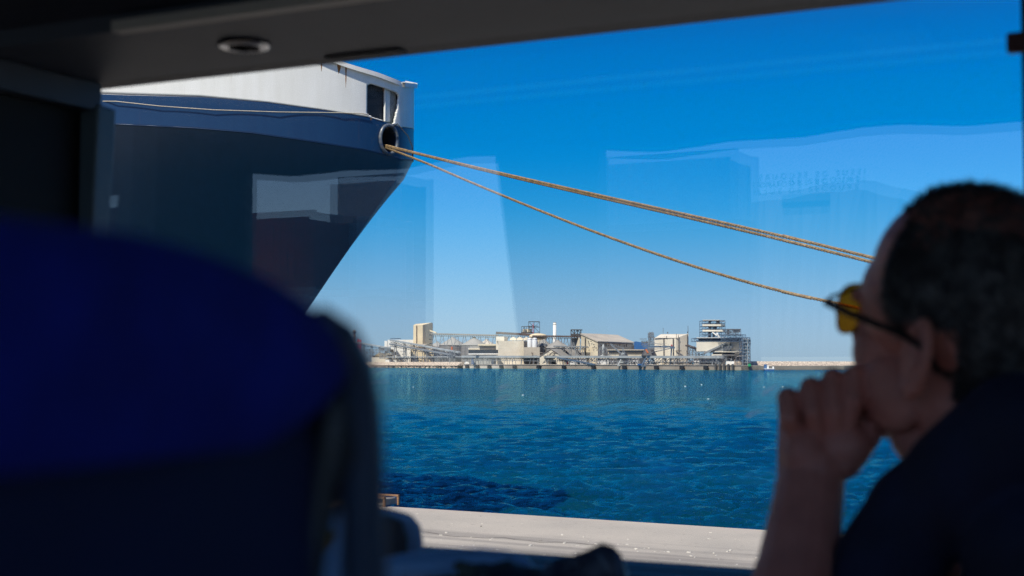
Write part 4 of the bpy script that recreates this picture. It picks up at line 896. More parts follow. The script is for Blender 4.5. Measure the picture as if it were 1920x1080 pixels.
# ================================================================== BUS
M['trim'] = mat('grey_trim', (.045,.062,.095), .55, c2=(.038,.052,.082), scale=2, bump=.05)
M['trimd'] = mat('dark_trim', (.018,.020,.024), .6, scale=3)
M['panelb'] = mat('black_panel', (.008,.009,.010), .6, spec=.2)
M['postb'] = mat('blue_grey_post', (.10,.15,.20), .4)
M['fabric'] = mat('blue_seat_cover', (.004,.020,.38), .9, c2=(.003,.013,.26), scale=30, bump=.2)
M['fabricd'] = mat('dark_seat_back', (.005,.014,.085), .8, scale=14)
M['plast'] = mat('seat_plastic', (.06,.09,.15), .35, c2=(.05,.075,.13), scale=6)
M['plastd'] = mat('dark_plastic', (.028,.034,.045), .4)
M['vinyl'] = mat('blue_vinyl', (.22,.46,.78), .35, c2=(.17,.38,.66), scale=9, bump=.1)
def bbox(mb, a0,a1,b0,b1,z0,z1):
    return mb.box(B((a0+a1)/2,(b0+b1)/2,(z0+z1)/2),(abs(a1-a0),abs(b1-b0),abs(z1-z0)),ax=(E1,E2,Vector((0,0,1))))
bus = thing('coach','interior of a dark coach seen around its large side window','bus',tuple(B(-1,1.7,-2.5)))
FL, CE, BO = -1.45, .92, -.80
ZW0, ZW1 = -.262, .44
q=MB(); bbox(q,-5.5,3.2,BO-.02,WB+.08,FL-.1,FL); q.build('floor',mat('floor_lino',(.17,.14,.125),.7,scale=5),bus)
q=MB(); bbox(q,-5.5,3.2,BO-.02,WB+.08,CE,CE+.08); q.build('ceiling',M['trim'],bus)
q=MB(); bbox(q,-5.5,3.2,WB+.012,WB+.08,FL,ZW0); bbox(q,-5.5,3.2,WB+.012,WB+.08,ZW1+.01,CE); bbox(q,-1.86,-1.665,WB+.012,WB+.08,ZW0,ZW1+.01); bbox(q,-.198,-.10,WB+.012,WB+.08,ZW0,ZW1+.01); bbox(q,1.4,1.5,WB+.012,WB+.08,ZW0,ZW1+.01);bbox(q,-3.3,-3.2,WB+.012,WB+.08,ZW0,ZW1+.01); bbox(q,-5.5,-5.0,WB+.012,WB+.08,ZW0,ZW1+.01); bbox(q,2.9,3.2,WB+.012,WB+.08,ZW0,ZW1+.01); q.build('side_wall',M['trimd'],bus)
q=MB(); bbox(q,-1.60,-.198,WB-.05,WB+.01,ZW0-.03,ZW0-.001); q.build('window_sill',M['trimd'],bus)
# two panes of the double glazed window, inner one sits slightly out of parallel
def pane(a0,a1,boff,tilt=0.0,tz=0.0,m='glass',nm='window_pane'):
    q=MB(); A_=[B(a0,WB+boff-tilt,ZW0-.005+.0),B(a1,WB+boff+tilt,ZW0-.005),B(a1,WB+boff+tilt+tz,ZW1+.008),B(a0,WB+boff-tilt+tz,ZW1+.008)]
    q.add(A_,[(0,1,2,3)]); return q.build(nm,M[m],bus)
pn = pane(-1.67,-.196,.060); pn2 = pane(-1.67,-.196,.030,-.0024,-.0022)
pane(-3.2,-1.86,.03,m='glass2'); pane(-.10,1.4,.03,m='glass2'); pane(1.5,2.9,.03,m='glass2'); pane(-5.0,-3.3,.03,m='glass2')
# scratches on the outer pane
scr_m = bpy.data.materials.new('glass_scratch'); scr_m.use_nodes = True
_n = scr_m.node_tree.nodes; _n.clear(); _o = _n.new('ShaderNodeOutputMaterial'); _t = _n.new('ShaderNodeBsdfTranslucent'); _t.inputs[0].default_value = (1,1,1,1)
_tr = _n.new('ShaderNodeBsdfTransparent'); _mx = _n.new('ShaderNodeMixShader'); _mx.inputs[0].default_value = .95
scr_m.node_tree.links.new(_tr.outputs[0], _mx.inputs[1]); scr_m.node_tree.links.new(_t.outputs[0], _mx.inputs[2]); scr_m.node_tree.links.new(_mx.outputs[0], _o.inputs[0])
def scratch(pts,w=1.6):
    q=MB(); Pp=[]
    for x,y in pts:
        r_=ray(x,y); t_=(WB+.058)/r_.dot(E2); Pp.append(Vector((0,0,ZC))+r_*t_)
    n_=len(Pp)
    for i in range(n_-1):
        wa=w*.00065*(1-i/(n_-1))**.7; wb=w*.00065*(1-(i+1)/(n_-1))**.7
        q.add([Pp[i]+Vector((0,0,wa)),Pp[i+1]+Vector((0,0,wb)),Pp[i+1]-Vector((0,0,wb)),Pp[i]-Vector((0,0,wa))],[(0,1,2,3)])
    sub(q,'scratch',scr_m,pn)
for s_ in ([(928,754),(938,747),(950,744),(964,742.5)],[(1031,735),(1041,728),(1052,724),(1070,723)],[(935,729),(942,725),(950,723),(966,722)],[(1029,708),(1036,703),(1044,700),(1058,699)],[(1401,781),(1412,774),(1424,771),(1440,766)],[(1431,739),(1440,731),(1452,725),(1462,722)],[(1414,718),(1420,712),(1428,708)],[(697,719),(708,716),(722,715),(734,715)],[(700,699),(712,693),(724,690),(740,689)]): scratch(s_,2.4)
# luggage rack over the window
zr=ZW1
rk=MB(); bbox(rk,-5.4,3.1,1.44,1.70,zr,zr+.035); 
prof=[(1.44,zr+.022),(1.40,zr+.035),(1.25,zr+.05),(1.02,zr+.075),(1.0,zr+.10),(1.0,zr+.14),(1.44,zr+.14)]
rk.extr([B(-5.4,b_,z) for b_,z in prof],E1*8.5)
rack=rk.build('luggage_rack',M['trim'],bus); 
q=MB(); bbox(q,-1.30,3.1,1.424,1.444,zr-.004,zr+.010); sub(q,'trim_strip',mat('pale_trim',(.55,.53,.50),.5),rack)
q=MB(); bbox(q,-1.143,-1.02,1.69,1.716,zr-.0035,zr-.0005); sub(q,'seal_strip',M['panelb'],rack)
q=MB(); pa=B(-.33,1.60,zr); bbox(q,-.43,-.34,1.52,1.60,zr-.012,zr-.001); sub(q,'passenger_panel',M['plast'],rack)
# reading light
rl=P(458,82,1.0); r_=ray(458,82); t_=.44/(r_.z); cL=Vector((0,0,ZC))+r_*t_
q=MB()
for rr_,zz,tt in ((.031,-.002,.0045),(.024,-.004,.003)): q.tube([cL+Vector((rr_*math.cos(a),rr_*math.sin(a),zz)) for a in [2*math.pi*k/36 for k in range(37)]],tt,8,False)
lg=sub(q,'reading_light',M['lamp'],rack,True)
q=MB(); q.tube([cL+Vector((0,0,-.0005)),cL+Vector((0,0,-.0035))],[.036,.0355],36); sub(q,'light_bezel',M['panelb'],rack)
q=MB(); q.ell(cL+Vector((0,0,-.003)),(.013,.013,.008)); q.tube([cL+Vector((-.02,-.004,-.006)),cL+Vector((.02,.006,-.006))],.0035,8); sub(q,'lamp_lens',M['panelb'],rack,True)
# transverse partition in front with a post at the window
ap=-1.62
q=MB(); bbox(q,ap,ap+.02,1.48,1.688,-.45,.395); q.build('partition_panel',M['panelb'],bus)
q=MB(); bbox(q,ap-.01,ap+.05,1.48,1.70,.396,.438); q.build('partition_rail',M['trim'],bus)
q=MB(); q.extr([B(ap+.055,1.688,.405),B(ap+.055,1.730,.402),B(ap+.030,1.712,-.30),B(ap+.030,1.682,-.30)],E1*-.05); bevel(q.build('partition_post',M['postb'],bus),.004)
# end walls and opposite side
q=MB(); bbox(q,3.2,3.28,BO,WB+.08,FL,CE); bbox(q,-5.58,-5.5,BO,WB+.08,FL,-.6); bbox(q,-5.58,-5.5,BO,WB+.08,.75,CE); q.build('end_wall',M['trimd'],bus)
q=MB(); bbox(q,-5.56,3.2,BO-.08,BO,FL,-.02)
ZO=.70; bbox(q,-5.56,3.2,BO-.08,BO,ZO,CE)
for a0_,a1_ in ((-5.56,-4.62),(-3.64,-3.28),(-2.06,-1.83),(-.28,-.18),(1.4,1.5),(2.9,3.2)): bbox(q,a0_,a1_,BO-.08,BO,-.02,ZO)
q.build('opposite_wall',M['trimd'],bus)
def curtain(a_top0,a_top1,a_b0,a_b1,label,zt=ZO,zb=-.30):
    q=MB(); n=26; vs=[]; fs=[]
    for j in range(13):
        f=j/12; z=zt+(zb-zt)*f; al=a_top0+(a_b0-a_top0)*f; ar=a_top1+(a_b1-a_top1)*f
        for i in range(n+1): t_=i/n; vs.append(B(al+(ar-al)*t_,BO+.035+.012*math.sin(t_*26+f*1.5),z+(.006*math.sin(i*1.7) if j==12 else 0)))
    for j in range(12):
        for i in range(n): k=j*(n+1)+i; fs.append((k,k+1,k+n+2,k+n+1))
    q.add(vs,fs); o=q.build('window_curtain',M['curtain'],None,True,origin=B(a_top0,BO+.03,zt)); s2=o.modifiers.new('s','SOLIDIFY'); s2.thickness=.004
    tag(o,label,'curtain','curtains of the opposite windows')
M['curtain']=mat('dark_curtain',(.02,.022,.03),.9)
curtain(-2.19,-1.80,-2.05,-1.90,'dark curtain gathered at the broad pillar opposite, tapering down')
curtain(-3.66,-3.22,-3.66,-3.22,'dark curtain gathered at the far opposite pillar')
# wavy valance along the top of opposite windows
q=MB(); n=220; vs=[]; fs=[]
for i in range(n+1):
    a=-4.7+6.2*i/n; zz=.672+.010*math.sin(a*5.1)+.006*math.sin(a*13.3+1)
    vs+= [B(a,BO+.015+.004*math.sin(a*40),.72),B(a,BO+.015+.004*math.sin(a*40),zz)]
for i in range(n): fs.append((2*i,2*i+1,2*i+3,2*i+2))
q.add(vs,fs); v_=q.build('curtain_valance',M['curtain'],None,origin=B(-1,BO,.72)); s2=v_.modifiers.new('s','SOLIDIFY'); s2.thickness=.004
tag(v_,'wavy dark valance along the top of the opposite windows','curtain')
# emergency exit lettering on the opposite window (seen reflected in the big pane)
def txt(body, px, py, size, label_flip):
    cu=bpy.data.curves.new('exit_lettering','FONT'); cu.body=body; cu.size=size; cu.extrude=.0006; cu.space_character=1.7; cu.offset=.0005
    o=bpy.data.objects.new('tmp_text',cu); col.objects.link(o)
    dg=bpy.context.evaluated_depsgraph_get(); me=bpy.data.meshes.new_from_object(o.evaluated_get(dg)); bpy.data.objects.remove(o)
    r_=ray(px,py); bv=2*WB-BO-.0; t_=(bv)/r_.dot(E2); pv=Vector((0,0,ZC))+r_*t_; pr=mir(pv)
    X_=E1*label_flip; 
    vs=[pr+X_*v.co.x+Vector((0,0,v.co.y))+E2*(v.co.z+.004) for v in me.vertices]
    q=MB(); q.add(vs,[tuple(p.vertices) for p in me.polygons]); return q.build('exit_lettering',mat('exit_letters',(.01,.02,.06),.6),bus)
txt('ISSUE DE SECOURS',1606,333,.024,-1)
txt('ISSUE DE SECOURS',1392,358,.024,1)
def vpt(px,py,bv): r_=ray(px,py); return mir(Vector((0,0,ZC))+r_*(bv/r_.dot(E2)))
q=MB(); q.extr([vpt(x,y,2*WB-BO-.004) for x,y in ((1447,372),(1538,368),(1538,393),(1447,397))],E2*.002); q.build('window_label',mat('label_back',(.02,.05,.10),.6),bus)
# emergency hammer at the right window pillar
r_=ray(1888,82); t_=(WB-.03)/r_.dot(E2); h0=Vector((0,0,ZC))+r_*t_
hm=thing('emergency_hammer','dark red emergency hammer holder beside the right window pillar','hammer',tuple(h0))
q=MB(); q.box(h0+E1*.035,(.07,.016,.0225),ax=(E1,E2,Vector((0,0,1)))); bevel(q.build('handle',mat('dark_red',(.06,.006,.010),.5),hm),.003)
q=MB(); q.box(h0+E1*.075+E2*.004,(.02,.03,.05),ax=(E1,E2,Vector((0,0,1)))); q.build('head',M['dsteel'],hm)

# ---- seats
def rrect(b0,b1,z0,z1,rx,rz,n=10):
    pts=[]
    for (cx,cz,a0) in ((b1-rx,z1-rz,0),(b0+rx,z1-rz,90)):
        for k in range(n+1): a=R(a0+90*k/n); pts.append((cx+rx*math.cos(a),cz+rz*math.sin(a)))
    pts+=[(b0,z0),(b1,z0)]; return pts
def shell(mb, outline, a0, a1, rnd=.03, n=5, fn=B):
    # rounded slab: outline in (b,z), between a0 and a1, edges rolled
    cb=sum(p[0] for p in outline)/len(outline); cz=sum(p[1] for p in outline)/len(outline); L_=len(outline)
    nrm=[]
    for i in range(L_):
        p=outline[i-1]; q_=outline[(i+1)%L_]; d=Vector((q_[0]-p[0],q_[1]-p[1])); 
        n_=Vector((d.y,-d.x)); n_=n_.normalized() if n_.length>0 else Vector((1,0)); 
        if n_.dot(Vector((outline[i][0]-cb,outline[i][1]-cz)))<0: n_=-n_
        nrm.append(n_)
    rings=[]; s_=1 if a1>a0 else -1
    for side,(aa) in ((0,a0),(1,a1)):
        rg_=[]
        for k in range(n+1):
            t_=k/n*math.pi/2; ins=rnd*(1-math.sin(t_)); da=rnd*(1-math.cos(t_))
            a=(a0+s_*da) if side==0 else (a1-s_*da); 
            rg_.append([fn(a,p[0]-n_.x*ins,p[1]-n_.y*ins) for p,n_ in zip(outline,nrm)])
        rings+= rg_ if side==0 else rg_[::-1]
    # order fix: ring0 is inset at a0 face
    vs=[v for r_ in rings for v in r_]; fs=[]
    for j in range(len(rings)-1):
        for i in range(L_): fs.append((j*L_+i,j*L_+(i+1)%L_,(j+1)*L_+(i+1)%L_,(j+1)*L_+i))
    fs.append(tuple(range(L_))); fs.append(tuple(range((len(rings)-1)*L_,len(rings)*L_)))
    return mb.add(vs,fs)
# near seat, right in front of the photographer
near = thing('passenger_chair','very close dark coach seat with bright blue headrest cover and grey grab handle','seat',tuple(B(-.4,.25,FL)))
a0=-.30; bR=.476
def o_near(ins=0.0, ztop=.040, zbot=-.55):
    pts=[]
    # right shoulder measured from the curve of the cover
    prof=[(.476,-.055),(.474,-.03),(.466,-.006),(.455,.011),(.442,.0235),(.42,.032),(.39,.038),(.35,.042),(.30,.0425),(.25,.043)]
    pts=[(bR-.004,zbot),(bR-.0,-.16),(bR,-.10)]+prof
    left=[(.5-x,z) for x,z in reversed(prof)]; pts+=left+[(.5-bR,-.10),(.5-bR,zbot)]
    return [(x+( -ins if x>.25 else ins),z-ins*.8 if z>-.2 else z) for x,z in pts]
PR=[(.476,-.055),(.474,-.03),(.466,-.006),(.455,.011),(.442,.0235),(.42,.032),(.39,.038),(.35,.042),(.30,.0425),(.25,.043)]
def ptop(x):
    x=max(x,.5-x); p=sorted(PR,key=lambda t:t[0]); return itp([(a,b) for a,b in p if a<=.4741]+[(.476,-.055)],min(x,.476))
def phem(x):
    x=max(x,.5-x); return itp([(.25,-.031),(.33,-.030),(.40,-.029),(.44,-.016),(.456,-.0045),(.466,-.0075),(.474,-.0315),(.476,-.056)],x)
def pad(mb,x0,x1,ftop,fbot,af,ab,rnd,bulge=.0,nx=64,nt=28):
    fr=[];bk=[]
    us=[math.sin(math.pi/2*(2*i/nx-1)) for i in range(nx+1)]; ts=[(1-math.cos(math.pi*j/nt))/2 for j in range(nt+1)]
    for u in us:
        x=(x0+x1)/2+u*(x1-x0)/2; zt_,zb_=ftop(x),fbot(x)
        for t in ts:
            z=zb_+(zt_-zb_)*t; du=max(0,1-(1-abs(u))*(x1-x0)/2/rnd); dz=(zt_-z); dt=max(0,1-dz/rnd); db=max(0,1-(z-zb_)/(rnd*.35))*.35
            k=min(1,math.sqrt(du*du+dt*dt+db*db)); a=af-rnd*(1-math.sqrt(1-k*k))+bulge*(1-u*u)*math.sin(math.pi*t)+.0016*math.sin(x*60+z*40)*math.sin(z*95)
            fr.append(B(a,x,z)); bk.append(B(ab,x,z))
    n=nt+1; N_=len(fr); fs=[]
    for i in range(nx):
        for j in range(nt): k=i*n+j; fs+=[(k,k+n,k+n+1,k+1),(N_+k,N_+k+1,N_+k+n+1,N_+k+n)]
    for i in range(nx): k=i*n; fs+=[(k,N_+k,N_+k+n,k+n),(k+nt,k+n+nt,N_+k+n+nt,N_+k+nt)]
    for j in range(nt): fs+=[(j,j+1,N_+j+1,N_+j),(nx*n+j,N_+nx*n+j,N_+nx*n+j+1,nx*n+j+1)]
    return mb.add(fr+bk,fs)
def bw_(x): return ptop(min(max(x,.034),.466))-.006
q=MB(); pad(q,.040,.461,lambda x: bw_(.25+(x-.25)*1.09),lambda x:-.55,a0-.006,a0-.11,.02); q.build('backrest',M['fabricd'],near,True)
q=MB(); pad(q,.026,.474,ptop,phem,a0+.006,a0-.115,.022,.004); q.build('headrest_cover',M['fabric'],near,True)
# side shell in grey plastic, then the grab handle
q=MB()
pp=[(628,690),(628,760),(622,850),(604,920),(592,1000),(580,1100),(570,1250)]
def onA(px,py,a): r_=ray(px,py); t_=a/r_.dot(E1); return Vector((0,0,ZC))+r_*t_
q.tube([onA(x,y,a0-.01) for x,y in pp],[.010,.014,.014,.008,.006,.005,.005],10); q.build('side_trim',M['plastd'],near,True)
q=MB(); hp=[(600,590),(640,632),(664,690),(674,760),(678,850),(680,950),(682,1050),(682,1200),(670,1400)]
q.tube([onA(x,y,a0+.0) for x,y in hp],[.004,.007,.0085,.009,.0092,.0092,.0092,.0092,.0092],12); q.build('grab_handle',M['plast'],near,True)
q=MB(); bbox(q,-.95,-.42,.03,.47,-.80,-.68); bevel(q.build('seat_cushion',M['fabricd'],near),.03)
q=MB(); bbox(q,-.8,-.5,.10,.40,FL,-.80); q.build('base',M['trimd'],near)
# window seat a row ahead: grey side shell, blue armrest
fs_=thing('passenger_chair','grey blue seat edge and rounded armrest low beside the window','seat',tuple(B(-1.2,1.3,FL)))
def onY(px,py,Y): return P(px,py,Y)
q=MB(); ol=[]
for x,y in ((645,1100),(645,985),(660,962),(690,953),(745,954),(775,962),(793,985),(798,1015),(795,1060),(795,1100)): ol.append(P(x,y,1.52))
q.extr(ol,E1*-.05+E2*.0); bevel(q.build('side_shell',M['vinyl'],fs_),.008)
q=MB(); ol=[P(x,y,1.50) for x,y in ((650,1100),(655,990),(675,970),(730,968),(752,980),(762,1010),(762,1100))]; q.extr(ol,Vector((0,.012,0))); q.build('shell_recess',M['plastd'],fs_)
q=MB(); vs=[]
path=[(640,1075),(700,1062),(760,1052),(830,1046),(900,1044),(950,1047),(980,1052),(1003,1062)]
q.tube([P(x,y+14,1.34) for x,y in path],[.010,.013,.0145,.0150,.0150,.0140,.011,.005],14); q.build('armrest',M['vinyl'],fs_,True)
q=MB(); bbox(q,-1.5,-1.0,1.05,1.5,-.80,-.62); q.build('seat_cushion',M['fabricd'],fs_)
q=MB(); bbox(q,-1.4,-1.1,1.1,1.5,FL,-.80); q.build('base',M['trimd'],fs_)
q=MB(); q.tube([P(596,985,.9),P(606,1005,.9),P(602,1030,.9)],[.004,.009,.005],8); o=q.build('bag_tag',mat('tag_red_yellow',(.25,.02,.03),.6,c2=(.45,.32,.03),scale=60,contrast=(.45,.55)),None,True,origin=P(600,1005,.9)); tag(o,'small red and yellow tag hanging in the gap behind the grab handle','tag')
# crumpled bag at the sill
def crumple(name, c, r, seed, m, amp=.3, sub_=4, flat=1.0):
    bm=bmesh.new(); bmesh.ops.create_icosphere(bm,subdivisions=sub_,radius=1); from mathutils import noise
    for v in bm.verts:
        n_=v.co.normalized(); f=1+amp*(noise.noise(n_*1.6+Vector((seed,0,0))))+amp*.5*abs(noise.noise(n_*3.7+Vector((0,seed,0))))-.2*amp
        v.co=Vector((n_.x*r[0]*f,n_.y*r[1]*f,n_.z*r[2]*f))
    me=bpy.data.meshes.new(name); bm.to_mesh(me); bm.free(); me.materials.append(m); me.polygons.foreach_set('use_smooth',[True]*len(me.polygons))
    o=bpy.data.objects.new(name,me); col.objects.link(o); o.location=c; return o
M['bagc']=mat('dark_bag_cloth',(.05,.065,.10),.5,c2=(.20,.21,.24),scale=20,contrast=(.5,.7))  # light grey blotches are cloth highlights put into the colour
bg_=thing('bag','crumpled dark cloth bag lying against the window sill','bag',tuple(P(1090,1085,1.45)))
q=MB(); 
o=crumple('body',P(1095,1090,1.45)-Vector(bg_['_o']),(.036,.03,.026),3,M['bagc'],.8); o.parent=bg_
# peaked folds
pk=[(1010,1075),(1040,1050),(1075,1042),(1100,1032),(1128,1018),(1150,1024),(1165,1040),(1180,1078)]
vs=[P(x,y,1.44) for x,y in pk]; nb=len(vs); low=[P(x,1110,1.40) for x,y in pk]; back=[P(x+4,1105,1.52) for x,y in pk]
q=MB(); q.add(vs+low+back,[(i,i+1,nb+i+1,nb+i) for i in range(nb-1)]+[(i,2*nb+i,2*nb+i+1,i+1) for i in range(nb-1)]); o=q.build('flap',M['bagc'],bg_)
q=MB(); q.tube([P(1122,1038,1.425),P(1130,1052,1.42),P(1140,1066,1.42),P(1144,1090,1.42)],[.0012,.0022,.0024,.0024],6); q.build('strap',mat('pale_strap',(.25,.30,.34),.6),bg_,True)
sl=crumple('scarf',P(925,1092,1.30),(.05,.03,.016),8,mat('grey_green_cloth',(.06,.08,.07),.8,c2=(.02,.03,.05),scale=25,contrast=(.4,.6)),.7); tag(sl,'crumpled dark scarf in front of the blue armrest','scarf')

# ================================================================== PERSON
HP=15
H = Vector((.432,1.392,ZC+.022)); SH=1.07
Ff=Vector((-.47,.883,0)).normalized(); Ll=Vector((-.883,-.47,0)).normalized(); Uu=Vector((0,0,1))
ca,sa=math.cos(R(HP)),math.sin(R(HP)); F2=Ff*ca+Uu*sa; U2=Uu*ca-Ff*sa
def HL(f,l,u): return H+(F2*f+Ll*l+U2*u)*SH
hax=(F2,Ll,U2)
def he(mb,f,l,u,rf,rl,ru,rot=0): 
    ax=hax
    if rot: c_,s__=math.cos(rot),math.sin(rot); ax=(F2*c_+U2*s__,Ll,U2*c_-F2*s__)
    return mb.ell(HL(f,l,u),(rf*SH,rl*SH,ru*SH),ax,28,18)
M['skin']=mat('skin',(.74,.28,.21),.5,c2=(.58,.20,.15),scale=22,bump=.15,det=8)
q=MB()
he(q,-.008,0,.055,.100,.078,.086); he(q,.02,0,.03,.082,.072,.07); he(q,-.045,0,.03,.062,.070,.070)
he(q,.045,0,-.03,.050,.058,.066); he(q,.03,0,-.062,.055,.054,.045); he(q,.068,0,-.092,.026,.028,.022)
for s_ in (1,-1):
    he(q,.052,s_*.034,-.024,.030,.026,.032); he(q,.060,s_*.030,.0,.026,.024,.030); he(q,.016,s_*.050,-.055,.040,.017,.034,.3); he(q,.082,s_*.028,.022,.014,.026,.010)
    # ear
    pts=[HL(-.002+.0185*math.cos(a)-.040,s_*(.0765+.010*max(0,-math.cos(a)+.4)),-.006+.031*math.sin(a)) for a in [R(x) for x in range(-60,250,14)]]
    q.tube(pts,.0052*SH,10); q.ell(HL(-.042,s_*.078,-.008),(.014*SH,.006*SH,.026*SH),hax); q.ell(HL(-.034,s_*.078,-.036),(.009*SH,.006*SH,.011*SH),hax); q.ell(HL(-.026,s_*.077,-.008),(.005*SH,.006*SH,.008*SH),hax)
    q.tube([HL(-.05,s_*.083,.014),HL(-.043,s_*.084,.004),HL(-.046,s_*.085,-.014)],.0035*SH,8)
q.caps(HL(.090,0,.014),HL(.113,0,-.024),.009*SH,.0145*SH); 
for s_ in (1,-1): q.ell(HL(.103,s_*.012,-.028),.0085*SH)
he(q,.090,0,-.054,.014,.024,.008); he(q,.089,0,-.064,.013,.021,.007); he(q,.070,0,-.055,.026,.034,.028)
for s_ in (1,-1): he(q,.078,s_*.032,.004,.012,.013,.010)
# neck, shoulders, torso
nb=Vector((.505,1.34,ZC-.135)); 
q.caps(HL(-.035,0,-.045),nb,.060,.064); q.caps(HL(.005,0,-.085),nb+Vector((-.03,.02,.0)),.045,.058)
chest=Vector((.56,1.36,ZC-.36)); q.ell(chest+Vector((.03,0,0)),(.13,.10,.18)); q.ell(chest+Vector((.03,.0,-.25)),(.13,.10,.2))
LS=Vector((.545,1.17,ZC-.21)); RSh=Vector((.42,1.53,ZC-.235))
q.caps(nb+Vector((0,0,-.05)),LS,.055,.07); q.caps(nb+Vector((0,0,-.05)),RSh,.055,.065)
q.caps(LS,LS+Vector((-.02,-.03,-.28)),.055,.045)
# right arm: elbow down, forearm up, fist at the chin
EL=P(1455,1330,1.33); WR=P(1521,905,1.425)
q.caps(RSh,EL,.055,.048); 
def hr(px,Y=1.42): return px*Y/F0
q.caps(EL,EL.lerp(WR,.55),.044,.042); q.caps(EL.lerp(WR,.5),WR,.0415,hr(62)); 
q.caps(P(1516,920,1.425),P(1530,880,1.425),hr(64),hr(58))
q.caps(P(1492,930,1.43),P(1500,800,1.45),hr(36),hr(42)); 
# palm
q.ell(P(1540,842,1.435),(hr(84),.028,hr(62))); q.ell(P(1512,855,1.42),(hr(44),.022,hr(54))); q.ell(P(1585,838,1.418),(hr(50),.022,hr(46)))
q.ell(P(1545,790,1.462),(hr(88),.018,hr(60)))
# thumb along the side under the jaw
q.caps(P(1580,862,1.42),P(1622,815,1.425),hr(38),hr(31)); q.caps(P(1622,815,1.425),P(1648,772,1.43),hr(30),hr(24)); 
# four curled fingers: proximal goes up behind, middle folds over, tip comes down onto the palm
fing=[((1478,747),(1480,785),(1498,822),21.5,1.418),((1521,727),(1526,775),(1538,824),21.5,1.412),((1562,710),(1566,770),(1570,824),21,1.408),((1602,705),(1604,750),(1590,800),20.5,1.404)]
for (k1,k2,k3,r_,Y_) in fing:
    Yb=Y_+.042; mcp=P(k1[0]+4,k1[1]+70,Yb+.008)
    q.caps(mcp,P(k1[0]+1,k1[1]+6,Yb-.006),hr(r_+1),hr(r_)); q.caps(P(k1[0]+1,k1[1]+6,Yb-.006),P(k1[0],k1[1],Y_+.010),hr(r_),hr(r_+.5))
    q.caps(P(k1[0],k1[1],Y_+.010),P(*k2,Y_-.004),hr(r_),hr(r_-2)); q.caps(P(*k2,Y_-.004),P(*k3,Y_+.004),hr(r_-2),hr(r_-5))
me_o=q.build('person',M['skin'],None,True,origin=H)
rm=me_o.modifiers.new('remesh','REMESH'); rm.mode='VOXEL'; rm.voxel_size=.0019; rm.use_smooth_shade=True
sm_=me_o.modifiers.new('smooth','SMOOTH'); sm_.factor=.5; sm_.iterations=3
tag(me_o,'older man in a navy shirt resting chin on fist and looking out of the window','person')
me_o['_w']=list(H); me_o['_o']=list(H)
def pchild(mb,name,m,smooth=True):
    w=H; qq=MB(); qq.v=[(v[0]-w.x,v[1]-w.y,v[2]-w.z) for v in mb.v]; qq.f=mb.f; o=qq.build(name,m,None,smooth); o.parent=me_o; return o
# shirt
q=MB()
q.ell(chest+Vector((.01,0,.0)),(.195,.15,.215)); q.ell(chest+Vector((.01,0,-.27)),(.20,.15,.26))
q.caps(nb+Vector((.05,.0,-.075)),LS+Vector((.02,0,-.01)),.066,.088); q.caps(nb+Vector((.02,.01,-.085)),RSh+Vector((.02,0,-.015)),.062,.080)
q.caps(LS,LS+Vector((-.03,-.04,-.36)),.084,.078); q.ell(Vector((.50,1.295,ZC-.165)),(.095,.09,.075)); q.ell(Vector((.49,1.29,ZC-.27)),(.11,.09,.12))
q.caps(P(1905,800,1.28),P(1800,905,1.33),.050,.055); q.caps(P(1800,905,1.33),P(1720,965,1.36),.050,.050); q.caps(P(1722,965,1.36),P(1665,1060,1.36),.048,.052); q.caps(P(1665,1060,1.36),P(1625,1180,1.36),.05,.052)
q.caps(RSh,RSh.lerp(EL,.5),.066,.060)
sh_=pchild(q,'shirt',mat('navy_shirt',(.008,.014,.050),.85,c2=(.007,.011,.032),scale=18,bump=.2))
rm=sh_.modifiers.new('remesh','REMESH'); rm.mode='VOXEL'; rm.voxel_size=.005; rm.use_smooth_shade=True
sm_=sh_.modifiers.new('smooth','SMOOTH'); sm_.factor=.6; sm_.iterations=4
# trousers / thighs so that he sits
q=MB(); hip=chest+Vector((.02,.0,-.46)); 
for s_ in (-1,1):
    k_=hip-E1*.42+E2*(.12*s_)+Vector((0,0,-.02)); q.caps(hip+E2*(.1*s_),k_,.09,.07); q.caps(k_,k_+Vector((0,0,-.45)),.068,.05)
q.ell(hip,(.18,.15,.13)); tr_=pchild(q,'trousers',M['fabricd']); rm=tr_.modifiers.new('remesh','REMESH'); rm.mode='VOXEL'; rm.voxel_size=.012
# hair
def hairzone(f,l,u):   # covers sides and back, thin over the crown, bare forehead
    d=math.sqrt(f*f+l*l+(u-.055)**2)+1e-6; nf=f/d; nl=abs(l)/d; nu=(u-.055)/d
    if u < -.068: return 0
    if nu>.66: return .9 if nf<.50 else 0.0
    edge=.36-.25*(1-nl)+ (0.0 if u>.03 else -.5*(.03-u)/.05)
    if nf<edge and u>-.055+max(0,(f+.02)*1.5): return 1.0
    return 0
vs=[]; fs=[]; rg_=random.Random(11); bl=MB()
ELS=[((-.008,0,.055),(.100,.078,.086)),((.02,0,.03),(.082,.072,.07)),((-.045,0,.03),(.062,.070,.070)),((-.040,0,-.035),(.056,.058,.045))]
def cran(nf,nl,nu,k=1.0):
    c0=(-.02,0,.04); best=0
    for c,r in ELS:
        o=[(c0[i]-c[i])/r[i] for i in range(3)]; d=[(nf,nl,nu)[i]/r[i] for i in range(3)]
        A_=sum(x*x for x in d); B_=sum(x*y for x,y in zip(o,d)); C_=sum(x*x for x in o)-1; D_=B_*B_-A_*C_
        if D_>0: best=max(best,(-B_+math.sqrt(D_))/A_)
    t=best*k; return (c0[0]+nf*t,nl*t,c0[2]+nu*t)
